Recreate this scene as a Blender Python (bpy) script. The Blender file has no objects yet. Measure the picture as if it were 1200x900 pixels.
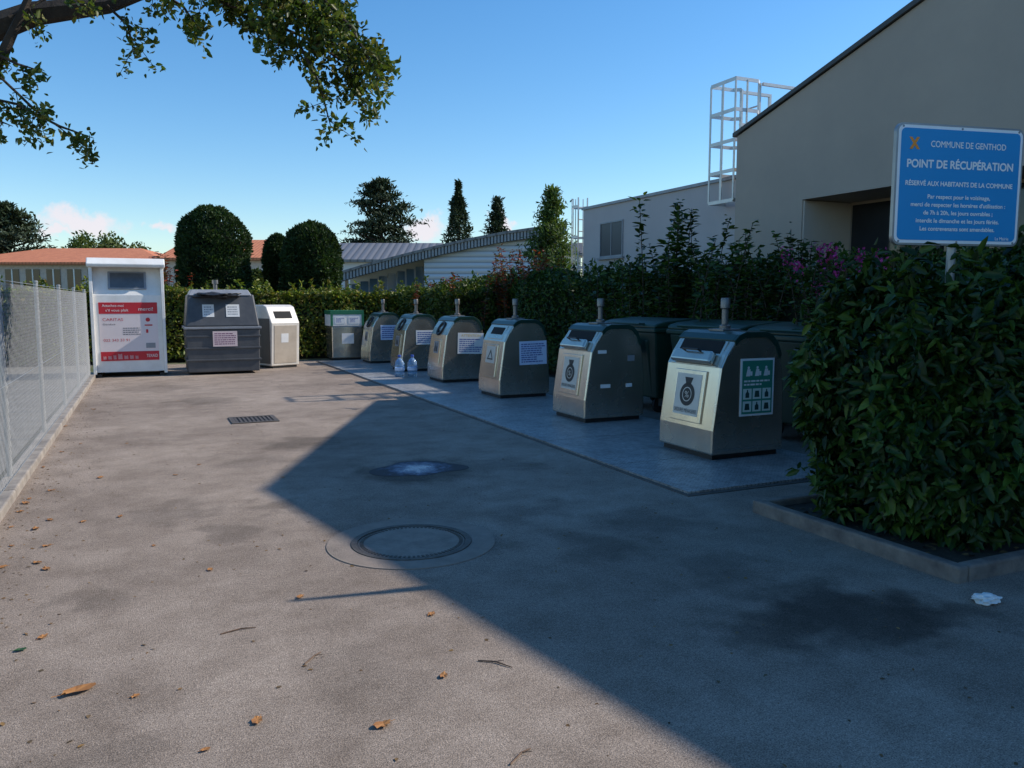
import bpy, bmesh, math, random
import numpy as np
from mathutils import Vector, Matrix
random.seed(7); rng = np.random.default_rng(7)
S = bpy.context.scene; COL = S.collection
A = math.radians(24.45); TH = math.atan(98/936); FP = 936.0; H = 1.5
cA, sA, cT, sT = math.cos(A), math.sin(A), math.cos(TH), math.sin(TH)
def ray(px, py):
    x = (px-600)/FP; y = (450-py)/FP; hf = cT+y*sT; dz = -sT+y*cT
    return Vector((x*cA+hf*sA, -x*sA+hf*cA, dz)), hf
def G(px, py, z=0.0):
    d, hf = ray(px, py); t = (z-H)/d.z
    return Vector((d.x*t, d.y*t, z))
def C(px, py, dep):
    d, hf = ray(px, py); t = dep/hf
    return Vector((d.x*t, d.y*t, H+d.z*t))
# ------------------------------------------------------------------ materials
def newmat(name):
    m = bpy.data.materials.new(name); m.use_nodes = True
    nt = m.node_tree; nt.nodes.clear()
    out = nt.nodes.new('ShaderNodeOutputMaterial')
    return m, nt, out
def nd(nt, t, **kw):
    n = nt.nodes.new(t)
    for k, v in kw.items(): setattr(n, k, v)
    return n
def noise(nt, scale, detail=4, rough=.6, coord='Object', vec=None, stretch=None):
    n = nd(nt, 'ShaderNodeTexNoise'); n.inputs['Scale'].default_value = scale
    n.inputs['Detail'].default_value = detail; n.inputs['Roughness'].default_value = rough
    if vec is None:
        tc = nd(nt, 'ShaderNodeTexCoord'); vec = tc.outputs[coord]
    if stretch:
        mp = nd(nt, 'ShaderNodeMapping'); mp.inputs['Scale'].default_value = stretch
        nt.links.new(vec, mp.inputs['Vector']); vec = mp.outputs['Vector']
    nt.links.new(vec, n.inputs['Vector'])
    return n.outputs['Fac']
def ramp(nt, fac, stops):
    r = nd(nt, 'ShaderNodeValToRGB'); e = r.color_ramp.elements
    while len(e) < len(stops): e.new(.5)
    for i, (p, c) in enumerate(stops):
        e[i].position = p; e[i].color = (*c, 1) if len(c) == 3 else c
    nt.links.new(fac, r.inputs['Fac']); return r.outputs['Color']
def mul(nt, a, b, mode='MULTIPLY', fac=1.0):
    m = nd(nt, 'ShaderNodeMix', data_type='RGBA', blend_type=mode)
    if isinstance(fac, float): m.inputs[0].default_value = fac
    else: nt.links.new(fac, m.inputs[0])
    for i, v in ((6, a), (7, b)):
        if isinstance(v, tuple): m.inputs[i].default_value = (*v, 1)
        else: nt.links.new(v, m.inputs[i])
    return m.outputs[2]
def M(name, c, c2=None, scale=6, rough=.6, metal=0, bump=0, bscale=60, stretch=None, spec=None, lo=.35, hi=.7, trans=0):
    m, nt, out = newmat(name); p = nd(nt, 'ShaderNodeBsdfPrincipled')
    nt.links.new(p.outputs[0], out.inputs[0])
    c2 = c2 or tuple(x*.72 for x in c)
    f = noise(nt, scale, 6, .65, stretch=stretch)
    nt.links.new(ramp(nt, f, [(lo, c), (hi, c2)]), p.inputs['Base Color'])
    p.inputs['Roughness'].default_value = rough; p.inputs['Metallic'].default_value = metal
    if trans: p.inputs['Transmission Weight'].default_value = trans
    if spec is not None: p.inputs['Specular IOR Level'].default_value = spec
    if bump:
        b = nd(nt, 'ShaderNodeBump'); b.inputs['Strength'].default_value = bump; b.inputs['Distance'].default_value = .01
        nt.links.new(noise(nt, bscale, 5, .7), b.inputs['Height']); nt.links.new(b.outputs[0], p.inputs['Normal'])
    return m
def LM(name, stops, trans=.25, rough=.45, clump=1.5):
    m, nt, out = newmat(name); p = nd(nt, 'ShaderNodeBsdfPrincipled'); t = nd(nt, 'ShaderNodeBsdfTranslucent')
    g = nd(nt, 'ShaderNodeNewGeometry')
    n = len(stops)
    c = ramp(nt, g.outputs['Random Per Island'], [(i/(n-1) if n > 1 else 0, s) for i, s in enumerate(stops)])
    c = mul(nt, c, ramp(nt, noise(nt, clump, 3), [(.35, (.6, .6, .6)), (.68, (1.25, 1.25, 1.15))]))
    nt.links.new(c, p.inputs['Base Color']); p.inputs['Roughness'].default_value = rough
    p.inputs['Specular IOR Level'].default_value = .3
    nt.links.new(mul(nt, c, (1.3, 1.4, .6)), t.inputs['Color'])
    mx = nd(nt, 'ShaderNodeMixShader'); mx.inputs[0].default_value = trans
    nt.links.new(p.outputs[0], mx.inputs[1]); nt.links.new(t.outputs[0], mx.inputs[2]); nt.links.new(mx.outputs[0], out.inputs[0])
    return m
def steelmat(name, c1, c2, rough, metal=.7):
    m, nt, out = newmat(name); p = nd(nt, 'ShaderNodeBsdfPrincipled'); nt.links.new(p.outputs[0], out.inputs[0])
    c = ramp(nt, noise(nt, 1.2, 3, .5), [(.35, c1), (.7, c2)])
    c = mul(nt, c, ramp(nt, noise(nt, 5, 5, .6, stretch=(1, 1, .15)), [(.3, (.90, .89, .87)), (.6, (1, 1, 1))]))
    nt.links.new(c, p.inputs['Base Color']); p.inputs['Metallic'].default_value = metal
    mr = nd(nt, 'ShaderNodeMapRange'); mr.inputs['From Min'].default_value = .3; mr.inputs['From Max'].default_value = .7; mr.inputs['To Min'].default_value = rough-.02; mr.inputs['To Max'].default_value = rough+.05
    nt.links.new(noise(nt, 3, 3, .5), mr.inputs['Value']); nt.links.new(mr.outputs[0], p.inputs['Roughness'])
    b = nd(nt, 'ShaderNodeBump'); b.inputs['Strength'].default_value = .06; b.inputs['Distance'].default_value = .003
    nt.links.new(noise(nt, 70, 2, .6, stretch=(1, 1, .04)), b.inputs['Height'])
    b2 = nd(nt, 'ShaderNodeBump'); b2.inputs['Strength'].default_value = .10; b2.inputs['Distance'].default_value = .04
    nt.links.new(noise(nt, 2.2, 0, .4), b2.inputs['Height']); nt.links.new(b.outputs[0], b2.inputs['Normal']); nt.links.new(b2.outputs[0], p.inputs['Normal'])
    return m
steel = steelmat('brushed_steel', (.66, .59, .50), (.58, .515, .435), .24, .88)
steel2 = steelmat('light_steel', (.68, .63, .56), (.60, .555, .50), .22, .92)
postm = M('weathered_steel', (.26, .25, .24), (.14, .135, .13), 9, .45, .7)
galv = M('galvanised_steel', (.42, .43, .43), (.32, .33, .33), 9, .45, .5)
wirem = M('galvanised_wire', (.29, .295, .30), (.22, .225, .23), 9, .55, .2)
darkgreen = M('dark_green_paint', (.007, .034, .025), (.012, .046, .035), 5, .3)
bingreen = M('green_bin_plastic', (.008, .038, .024), (.012, .05, .03), 4, .45, 0, .1, 80)
blackm = M('black_plastic', (.012, .012, .013), (.02, .02, .02), 8, .5)
holem = M('dark_opening', (.004, .004, .004), (.006, .006, .006), 8, .8)
rubber = M('black_rubber', (.015, .015, .015), (.03, .03, .03), 20, .8)
white = M('white_painted_metal', (.88, .86, .82), (.74, .71, .66), 3, .45, 0, .05, 20)
paper = M('white_paper', (.80, .80, .78), (.70, .70, .70), 4, .6)
paperb = M('bluish_paper', (.62, .70, .88), (.55, .64, .82), 4, .6)
pinkp = M('pinkish_paper', (.80, .62, .60), (.72, .56, .55), 4, .6)
red = M('red_print', (.62, .02, .035), (.52, .02, .03), 5, .5)
blue = M('blue_print', (.04, .08, .32), (.04, .08, .3), 5, .5)
greyc = M('grey_container_paint', (.065, .068, .075), (.10, .10, .105), 4, .5, 0, .1, 40)
greyl = M('pale_grey_paint', (.33, .34, .36), (.24, .25, .27), 4, .5, .2)
signblue = M('sign_blue', (.006, .28, .62), (.008, .30, .66), 2, .35)
signwhite = M('sign_white', (.92, .92, .92), (.88, .88, .88), 5, .5)
orange = M('orange_print', (.9, .33, .03), (.85, .3, .03), 5, .5)
conc = M('kerb_concrete', (.38, .33, .28), (.19, .165, .145), 5, .85, 0, .6, 60)
concd = M('shaded_kerb_concrete', (.26, .22, .185), (.12, .10, .09), 6, .9, 0, .8, 50)  # building shade painted in: darker copy of the kerb concrete
soil = M('planter_soil', (.04, .028, .02), (.085, .065, .045), 14, .95, 0, 1, 50)
beige = M('beige_render', (.43, .365, .30), (.38, .325, .27), .8, .85, 0, .25, 120)
beigel = M('pale_render', (.58, .51, .43), (.52, .46, .39), .8, .85, 0, .25, 120)
whiter = M('white_render', (.74, .71, .70), (.67, .64, .64), .7, .85, 0, .2, 120)
annexm = M('pale_grey_render', (.50, .465, .455), (.44, .41, .405), .7, .85, 0, .2, 120)
fascia = M('dark_roof_edge', (.05, .05, .05), (.07, .07, .07), 5, .5, .3)
glass = M('dark_glass', (.015, .018, .022), (.02, .024, .03), 2, .08, 0)
bluegl = M('blue_window_glass', (.10, .16, .22), (.06, .10, .16), .6, .12, 0)
bark = M('tree_bark', (.065, .048, .035), (.025, .018, .013), 9, .95, 0, 1, 30, stretch=(1, 1, .3))
core = M('painted_core_shade', (.006, .010, .004), (.012, .016, .008), 6, .95)  # near-black colour painted in for the shade deep inside the foliage
iron = M('cast_iron', (.14, .115, .095), (.07, .058, .048), 20, .65, .3, .5, 120)
leafdry = M('dry_leaf', (.42, .19, .055), (.25, .10, .03), 30, .75)
leafgreen = M('fallen_green_leaf', (.03, .10, .03), (.03, .07, .02), 30, .6)
twig = M('dry_twig', (.18, .11, .07), (.1, .06, .04), 30, .85)
def tilemat():
    m, nt, out = newmat('orange_roof_tiles'); p = nd(nt, 'ShaderNodeBsdfPrincipled'); nt.links.new(p.outputs[0], out.inputs[0])
    w = nd(nt, 'ShaderNodeTexWave', wave_type='BANDS', bands_direction='X'); w.inputs['Scale'].default_value = 1.4; w.inputs['Distortion'].default_value = .4
    tc = nd(nt, 'ShaderNodeTexCoord'); nt.links.new(tc.outputs['Object'], w.inputs['Vector'])
    c = ramp(nt, noise(nt, 2.5, 6, .8), [(.3, (.72, .26, .12)), (.7, (.48, .15, .07))])
    c = mul(nt, c, ramp(nt, w.outputs['Fac'], [(0, (.7, .7, .7)), (.5, (1.05, 1.05, 1.05))]))
    nt.links.new(c, p.inputs['Base Color']); p.inputs['Roughness'].default_value = .85
    return m
tiles = tilemat()
def seammat(name, c, sc, d='X', rough=.5, metal=.2):
    m, nt, out = newmat(name); p = nd(nt, 'ShaderNodeBsdfPrincipled'); nt.links.new(p.outputs[0], out.inputs[0])
    w = nd(nt, 'ShaderNodeTexWave', wave_type='BANDS', bands_direction=d); w.inputs['Scale'].default_value = sc
    tc = nd(nt, 'ShaderNodeTexCoord'); nt.links.new(tc.outputs['Object'], w.inputs['Vector'])
    cc = mul(nt, c, ramp(nt, w.outputs['Fac'], [(0, (.55, .55, .55)), (.25, (1, 1, 1))]))
    nt.links.new(cc, p.inputs['Base Color']); p.inputs['Roughness'].default_value = rough; p.inputs['Metallic'].default_value = metal
    b = nd(nt, 'ShaderNodeBump'); b.inputs['Strength'].default_value = .6; b.inputs['Distance'].default_value = .04
    nt.links.new(w.outputs['Fac'], b.inputs['Height']); nt.links.new(b.outputs[0], p.inputs['Normal'])
    return m
seam = seammat('grey_standing_seam', (.22, .21, .21), .7)
corr = seammat('corrugated_cladding', (.60, .63, .68), 1.3, 'Z')
L_hedge = LM('hedge_leaves', [(.016, .038, .009), (.032, .068, .015), (.05, .10, .02), (.08, .13, .026)])
L_back = LM('yellow_green_hedge_leaves', [(.04, .07, .010), (.13, .18, .025), (.25, .26, .035), (.09, .14, .025), (.30, .20, .05)], .3)
L_bush = LM('glossy_bush_leaves', [(.009, .028, .006), (.018, .050, .009), (.038, .085, .014), (.085, .15, .024)], .2, .42, 2.5)
L_oak = LM('overhanging_leaves', [(.035, .06, .012), (.06, .10, .018), (.11, .14, .025), (.18, .16, .035)], .35)
L_topi = LM('clipped_yew_foliage', [(.018, .036, .012), (.032, .06, .017), (.05, .085, .024)], .2, .6, 1.2)
L_cedar = LM('dark_conifer_needles', [(.02, .036, .020), (.035, .058, .030), (.055, .08, .038)], .1, .7, .3)
L_lt = LM('light_green_needles', [(.06, .10, .03), (.095, .145, .04), (.13, .175, .055)], .3, .6, .8)
L_far = LM('far_green_foliage', [(.05, .075, .018), (.085, .12, .025), (.12, .14, .035)], .2, .7, .3)
L_red = LM('red_shrub_leaves', [(.16, .02, .015), (.28, .035, .02), (.06, .09, .018), (.38, .06, .03), (.07, .10, .02)], .3, .5, 3)
L_purple = LM('magenta_blossom', [(.45, .03, .26), (.60, .08, .38), (.30, .02, .20)], .3, .6, 4)
# ------------------------------------------------------------------ mesh builder
_tc = {}
def textdata(s):
    if s in _tc: return _tc[s]
    cu = bpy.data.curves.new('t', 'FONT'); cu.body = s; o = bpy.data.objects.new('t', cu); COL.objects.link(o)
    dg = bpy.context.evaluated_depsgraph_get(); me = bpy.data.meshes.new_from_object(o.evaluated_get(dg))
    v = [tuple(x.co) for x in me.vertices]; f = [tuple(p.vertices) for p in me.polygons]
    bpy.data.objects.remove(o); bpy.data.meshes.remove(me); bpy.data.curves.remove(cu)
    _tc[s] = (v, f); return _tc[s]
def frame(O, U, V):
    U = Vector(U).normalized(); V = Vector(V).normalized(); return (Vector(O), U, V, U.cross(V).normalized())
class MB:
    def __init__(s): s.V = []; s.F = []; s.I = []
    def add(s, vs, fs, mi=0):
        n = len(s.V); s.V += [tuple(v) for v in vs]; s.F += [tuple(i+n for i in f) for f in fs]; s.I += [mi]*len(fs); return s
    def box(s, x0, y0, z0, x1, y1, z1, mi=0):
        vs = [(x0,y0,z0),(x1,y0,z0),(x1,y1,z0),(x0,y1,z0),(x0,y0,z1),(x1,y0,z1),(x1,y1,z1),(x0,y1,z1)]
        return s.add(vs, [(0,3,2,1),(4,5,6,7),(0,1,5,4),(1,2,6,5),(2,3,7,6),(3,0,4,7)], mi)
    def frus(s, b, t, mi=0):
        vs = [(b[0],b[1],b[4]),(b[2],b[1],b[4]),(b[2],b[3],b[4]),(b[0],b[3],b[4]),(t[0],t[1],t[4]),(t[2],t[1],t[4]),(t[2],t[3],t[4]),(t[0],t[3],t[4])]
        return s.add(vs, [(0,3,2,1),(4,5,6,7),(0,1,5,4),(1,2,6,5),(2,3,7,6),(3,0,4,7)], mi)
    def prism(s, pr, ax, a, b, mi=0):
        f = {'x': lambda p, t: (t, p[0], p[1]), 'y': lambda p, t: (p[0], t, p[1]), 'z': lambda p, t: (p[0], p[1], t)}[ax]
        n = len(pr); vs = [f(p, a) for p in pr]+[f(p, b) for p in pr]
        fs = [tuple(range(n)), tuple(range(2*n-1, n-1, -1))]+[(i, (i+1) % n, n+(i+1) % n, n+i) for i in range(n)]
        return s.add(vs, fs, mi)
    def tube(s, pts, rad, n=8, mi=0, caps=True):
        pts = [Vector(p) for p in pts]; m = len(pts)
        if not isinstance(rad, (list, tuple)): rad = [rad]*m
        vs = []; up = None
        for i, p in enumerate(pts):
            d = (pts[min(i+1, m-1)]-pts[max(i-1, 0)]).normalized()
            if up is None: up = Vector((0, 0, 1)) if abs(d.z) < .9 else Vector((1, 0, 0))
            u = d.cross(up).normalized(); w = u.cross(d); up = w
            for k in range(n):
                a = 2*math.pi*k/n; vs.append(p+u*math.cos(a)*rad[i]+w*math.sin(a)*rad[i])
        fs = [(i*n+k, i*n+(k+1) % n, (i+1)*n+(k+1) % n, (i+1)*n+k) for i in range(m-1) for k in range(n)]
        if caps: fs += [tuple(range(n-1, -1, -1)), tuple(range((m-1)*n, m*n))]
        return s.add(vs, fs, mi)
    def lathe(s, pr, c=(0,0,0), n=24, mi=0):
        vs = []; m = len(pr)
        for r, z in pr:
            for k in range(n):
                a = 2*math.pi*k/n; vs.append((c[0]+r*math.cos(a), c[1]+r*math.sin(a), c[2]+z))
        fs = [(i*n+k, i*n+(k+1) % n, (i+1)*n+(k+1) % n, (i+1)*n+k) for i in range(m-1) for k in range(n)]
        fs += [tuple(range(n-1, -1, -1)), tuple(range((m-1)*n, m*n))]
        return s.add(vs, fs, mi)
    def rect(s, fr, u0, v0, u1, v1, w0=0, w1=.003, mi=0):
        O, U, V, N = fr
        P = lambda u, v, w: O+U*u+V*v+N*w
        vs = [P(u0,v0,w0),P(u1,v0,w0),P(u1,v1,w0),P(u0,v1,w0),P(u0,v0,w1),P(u1,v0,w1),P(u1,v1,w1),P(u0,v1,w1)]
        return s.add(vs, [(0,3,2,1),(4,5,6,7),(0,1,5,4),(1,2,6,5),(2,3,7,6),(3,0,4,7)], mi)
    def poly(s, fr, pts, w0, w1, mi=0):
        O, U, V, N = fr; n = len(pts)
        vs = [O+U*u+V*v+N*w0 for u, v in pts]+[O+U*u+V*v+N*w1 for u, v in pts]
        return s.add(vs, [tuple(range(n-1, -1, -1)), tuple(range(n, 2*n))]+[(i, (i+1) % n, n+(i+1) % n, n+i) for i in range(n)], mi)
    def disc(s, fr, u, v, r, w0, w1, n=24, mi=0):
        return s.poly(fr, [(u+r*math.cos(2*math.pi*k/n), v+r*math.sin(2*math.pi*k/n)) for k in range(n)], w0, w1, mi)
    def ring(s, fr, u, v, r0, r1, w0, w1, n=28, mi=0):
        O, U, V, N = fr; vs = []
        for k in range(n):
            a = 2*math.pi*k/n; c, d = math.cos(a), math.sin(a)
            for r, w in ((r0, w0), (r1, w0), (r1, w1), (r0, w1)): vs.append(O+U*(u+r*c)+V*(v+r*d)+N*w)
        fs = [(4*k+j, 4*k+(j+1) % 4, 4*((k+1) % n)+(j+1) % 4, 4*((k+1) % n)+j) for k in range(n) for j in range(4)]
        return s.add(vs, fs, mi)
    def text(s, fr, t, u, v, h, w=None, al='c', eps=.004, mi=0):
        vs, fs = textdata(t)
        if not vs: return s
        xs = [q[0] for q in vs]; x0, x1 = min(xs), max(xs); sy = h/.7; sx = (w/(x1-x0)) if w else sy*.9
        W = (x1-x0)*sx; off = u-(W/2 if al == 'c' else W if al == 'r' else 0)
        O, U, V, N = fr
        return s.add([O+U*(off+(q[0]-x0)*sx)+V*(v+q[1]*sy)+N*eps for q in vs], fs, mi)
    def build(s, name, mats, parent=None, bevel=0, smooth=False, recalc=True, seg=2):
        me = bpy.data.meshes.new(name); me.from_pydata(s.V, [], s.F)
        if not isinstance(mats, (list, tuple)): mats = [mats]
        for m in mats: me.materials.append(m)
        me.polygons.foreach_set('material_index', s.I)
        if recalc:
            b = bmesh.new(); b.from_mesh(me); bmesh.ops.recalc_face_normals(b, faces=b.faces); b.to_mesh(me); b.free()
        if smooth:
            me.polygons.foreach_set('use_smooth', [True]*len(me.polygons)); me.set_sharp_from_angle(angle=math.radians(35))
        o = bpy.data.objects.new(name, me); COL.objects.link(o)
        if parent: o.parent = parent
        if bevel:
            bm = o.modifiers.new('bevel', 'BEVEL'); bm.width = bevel; bm.segments = seg; bm.limit_method = 'ANGLE'; bm.angle_limit = math.radians(40)
        return o
def tag(o, label=None, cat=None, group=None, kind=None):
    if label: o['label'] = label
    if cat: o['category'] = cat
    if group: o['group'] = group
    if kind: o['kind'] = kind
    return o
def thing(name, label, cat, loc=(0,0,0), rz=0, group=None):
    o = bpy.data.objects.new(name, None); COL.objects.link(o); o.location = loc; o.rotation_euler = (0, 0, rz); o.empty_display_size = .2
    return tag(o, label, cat, group)
def copy_tree(o, parent=None):
    c = o.copy(); COL.objects.link(c); c.parent = parent
    for ch in list(o.children): copy_tree(ch, c)
    return c
# ------------------------------------------------------------------ leaves
def nrm(a): return a/np.maximum(np.linalg.norm(a, axis=1, keepdims=True), 1e-9)
def leafobj(name, P, D, N, L, mat, parent=None, asp=.5, fold=.18, droop=.15):
    n = len(P); D = nrm(D); Sd = nrm(np.cross(D, N)); N2 = np.cross(Sd, D)
    L = np.broadcast_to(np.asarray(L, float), (n,)).reshape(n, 1); W = L*asp
    V = np.empty((n, 6, 3))
    V[:, 0] = P; V[:, 3] = P+D*L-N2*L*droop
    V[:, 1] = P+D*L*.3-Sd*W*.5+N2*W*fold; V[:, 2] = P+D*L*.7-Sd*W*.38+N2*W*fold*.6-N2*L*droop*.5
    V[:, 5] = P+D*L*.3+Sd*W*.5+N2*W*fold; V[:, 4] = P+D*L*.7+Sd*W*.38+N2*W*fold*.6-N2*L*droop*.5
    base = (np.arange(n)*6).reshape(n, 1); F = np.concatenate([base+np.array([[0, 3, 2, 1]]), base+np.array([[0, 5, 4, 3]])], 1).reshape(-1)
    me = bpy.data.meshes.new(name); me.vertices.add(n*6); me.vertices.foreach_set('co', V.reshape(-1))
    me.loops.add(n*8); me.loops.foreach_set('vertex_index', F.astype(np.int32))
    me.polygons.add(n*2); me.polygons.foreach_set('loop_start', (np.arange(n*2)*4).astype(np.int32)); me.polygons.foreach_set('loop_total', np.full(n*2, 4, np.int32))
    me.materials.append(mat); me.update(); me.validate()
    o = bpy.data.objects.new(name, me); COL.objects.link(o)
    if parent: o.parent = parent
    return o
def lump(P, k, seed=0):
    r = np.random.default_rng(seed); s = np.zeros(len(P))
    for i in range(7):
        d = r.normal(size=3); d /= np.linalg.norm(d); s += np.sin(P@(d*k*(.6+1.1*r.random()))+r.random()*6.28)
    return s/3.2
def rnd(n): return rng.normal(size=(n, 3))
def box_shell(n, x0, y0, z0, x1, y1, z1, faces='lrfbt', lumpk=3, amp=.12, depth=.12, seed=1):
    ar = {'l': (y1-y0)*(z1-z0), 'r': (y1-y0)*(z1-z0), 'f': (x1-x0)*(z1-z0), 'b': (x1-x0)*(z1-z0), 't': (x1-x0)*(y1-y0)}
    tot = sum(ar[f] for f in faces); Ps = []; Ns = []
    for f in faces:
        m = int(n*ar[f]/tot); u, v = rng.random(m), rng.random(m); z = z0+(z1-z0)*v
        if f in 'lr': P = np.stack([np.full(m, x0 if f == 'l' else x1), y0+(y1-y0)*u, z], 1); N = np.array([-1 if f == 'l' else 1, 0, 0])
        elif f in 'fb': P = np.stack([x0+(x1-x0)*u, np.full(m, y0 if f == 'f' else y1), z], 1); N = np.array([0, -1 if f == 'f' else 1, 0])
        else: P = np.stack([x0+(x1-x0)*u, y0+(y1-y0)*v, np.full(m, z1)], 1); N = np.array([0, 0, 1])
        Ps.append(P); Ns.append(np.tile(N, (m, 1)).astype(float))
    P = np.concatenate(Ps); N = np.concatenate(Ns)
    P = P+N*(amp*lump(P, lumpk, seed)-rng.exponential(depth, len(P)))[:, None]
    return P, N
def hedge(name, label, x0, y0, z0, x1, y1, z1, n, L, mat, faces='lrfbt', amp=.12, lumpk=3, seed=1, cat='hedge', inset=.18, shoots=0):
    t = thing(name, label, cat, ((x0+x1)/2, (y0+y1)/2, 0)); o = np.array(t.location)
    P, N = box_shell(n, x0, y0, z0, x1, y1, z1, faces, lumpk, amp, .10, seed)
    if shoots:
        for i in range(shoots):
            b = np.array([rng.uniform(x0, x1), rng.uniform(y0, y1), z1]); hgt = rng.uniform(.1, .35); m = int(hgt/.012)
            d = np.array([rng.normal()*.2, rng.normal()*.2, 1]); q = b+np.outer(rng.random(m)*hgt, d)+rnd(m)*.012
            P = np.concatenate([P, q]); N = np.concatenate([N, rnd(m)])
    m = len(P); D = N*.35+rnd(m)*.55+np.array([0, 0, -.1]); NN = N+rnd(m)*.5+np.array([0, 0, .35])
    leafobj('foliage', P-o, D, NN, L*rng.uniform(.6, 1.25, m), mat, t)
    b = MB(); i = inset
    b.box(x0+i-o[0], y0+i-o[1], 0, x1-i-o[0], y1-i-o[1], z1-i); b.build('shade_core', core, t)  # solid dark block, hedge's inner shade put into its colour
    return t
def clumpcrown(cs, rs, n, L, flat=1.0):
    cs = np.array(cs); rs = np.array(rs); k = rng.choice(len(cs), n, p=rs**2/np.sum(rs**2))
    d = nrm(rnd(n)); rr = rs[k]*(.55+.5*rng.random(n)); off = d*rr[:, None]; off[:, 2] *= flat
    return cs[k]+off, d
def tree(name, label, cat, base, trunkpts, trunkr, limbs, P, N, L, mat, group=None, asp=.55):
    t = thing(name, label, cat, base, 0, group); o = np.array(base)
    b = MB(); b.tube([Vector(p)-Vector(base) for p in trunkpts], trunkr, 10)
    b.build('trunk', bark, t, smooth=True)
    if limbs:
        b = MB()
        for pts, r in limbs: b.tube([Vector(p)-Vector(base) for p in pts], r, 6)
        b.build('limbs', bark, t, smooth=True)
    m = len(P)
    leafobj('crown', P-o, N*.4+rnd(m)*.6, N+rnd(m)*.6+np.array([0, 0, .4]), L*rng.uniform(.6, 1.3, m), mat, t, asp)
    return t
# ------------------------------------------------------------------ ground
def asphaltmat():
    m, nt, out = newmat('worn_asphalt'); p = nd(nt, 'ShaderNodeBsdfPrincipled'); nt.links.new(p.outputs[0], out.inputs[0])
    tc = nd(nt, 'ShaderNodeTexCoord'); vec = tc.outputs['Object']
    big = noise(nt, .45, 7, .62, vec=vec); mid = noise(nt, 2.6, 8, .75, vec=vec); fine = noise(nt, 170, 3, .75, vec=vec); f2 = noise(nt, 55, 5, .85, vec=vec)
    c = ramp(nt, big, [(.36, (.245, .195, .158)), (.66, (.375, .305, .25))])
    c = mul(nt, c, ramp(nt, mid, [(.33, (.74, .72, .70)), (.60, (1.08, 1.08, 1.08))]))
    c = mul(nt, c, ramp(nt, f2, [(.32, (.64, .64, .64)), (.62, (1.2, 1.2, 1.2))]))
    c = mul(nt, c, ramp(nt, fine, [(.32, (.36, .36, .36)), (.5, (1, 1, 1)), (.70, (1.8, 1.75, 1.7))]))
    nz = nd(nt, 'ShaderNodeTexNoise'); nz.inputs['Scale'].default_value = 3.5; nz.inputs['Detail'].default_value = 6; nt.links.new(vec, nz.inputs['Vector'])
    sc = nd(nt, 'ShaderNodeVectorMath', operation='MULTIPLY_ADD'); nt.links.new(nz.outputs['Color'], sc.inputs[0]); sc.inputs[1].default_value = (.9, .9, 0)
    ad = nd(nt, 'ShaderNodeVectorMath', operation='SUBTRACT'); nt.links.new(vec, sc.inputs[2]); nt.links.new(sc.outputs[0], ad.inputs[0]); ad.inputs[1].default_value = (.45, .45, 0)
    for (px, py, r, k) in ((985, 712, .5, .35), (900, 735, .3, .6), (620, 600, .35, .72), (700, 640, .35, .74), (760, 610, .4, .74), (350, 520, .45, .58), (1100, 720, .25, .6), (487, 552, .62, .45), (240, 470, .6, .72), (840, 660, .3, .75), (270, 620, .25, .72), (560, 640, .25, .78), (120, 700, .22, .8), (205, 600, .3, .76), (330, 590, .25, .72), (420, 800, .3, .85), (130, 880, .2, .8), (300, 540, .4, .8), (600, 545, .4, .7), (180, 455, .8, .8)):
        g = G(px, py); d = nd(nt, 'ShaderNodeVectorMath', operation='DISTANCE'); nt.links.new(ad.outputs[0], d.inputs[0]); d.inputs[1].default_value = (g.x, g.y, 0)
        mr = nd(nt, 'ShaderNodeMapRange', interpolation_type='SMOOTHSTEP'); mr.inputs['From Min'].default_value = r*.4; mr.inputs['From Max'].default_value = r*1.15
        mr.inputs['To Min'].default_value = k; mr.inputs['To Max'].default_value = 1; nt.links.new(d.outputs['Value'], mr.inputs['Value'])
        cb = nd(nt, 'ShaderNodeCombineColor')
        for i in range(3): nt.links.new(mr.outputs[0], cb.inputs[i])
        c = mul(nt, c, cb.outputs[0])
    nt.links.new(c, p.inputs['Base Color']); p.inputs['Roughness'].default_value = .88; p.inputs['Specular IOR Level'].default_value = .2
    b = nd(nt, 'ShaderNodeBump'); b.inputs['Strength'].default_value = .9; b.inputs['Distance'].default_value = .006
    nt.links.new(fine, b.inputs['Height']); nt.links.new(b.outputs[0], p.inputs['Normal'])
    return m
asph = asphaltmat()
grass = M('dry_grass', (.09, .11, .045), (.15, .14, .08), 1.5, .95, 0, 1, 30)
pave = M('grey_gravel', (.20, .19, .17), (.13, .12, .105), 3, .9, 0, .8, 60)
def sheet(name, x0, y0, x1, y1, z, mat, kind='structure'):
    b = MB(); b.add([(x0,y0,z),(x1,y0,z),(x1,y1,z),(x0,y1,z)], [(0,1,2,3)]); return tag(b.build(name, mat, recalc=False), kind=kind)
sheet('ground', -500, -300, 600, 700, -.008, grass)
sheet('road', -1.05, -15, 9.0, 20.4, 0, asph)
sheet('path', -5.5, -15, -1.22, 30, -.003, pave)
sheet('planting_bed', 7.15, 4.9, 9.0, 20.2, .006, soil)
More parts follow.
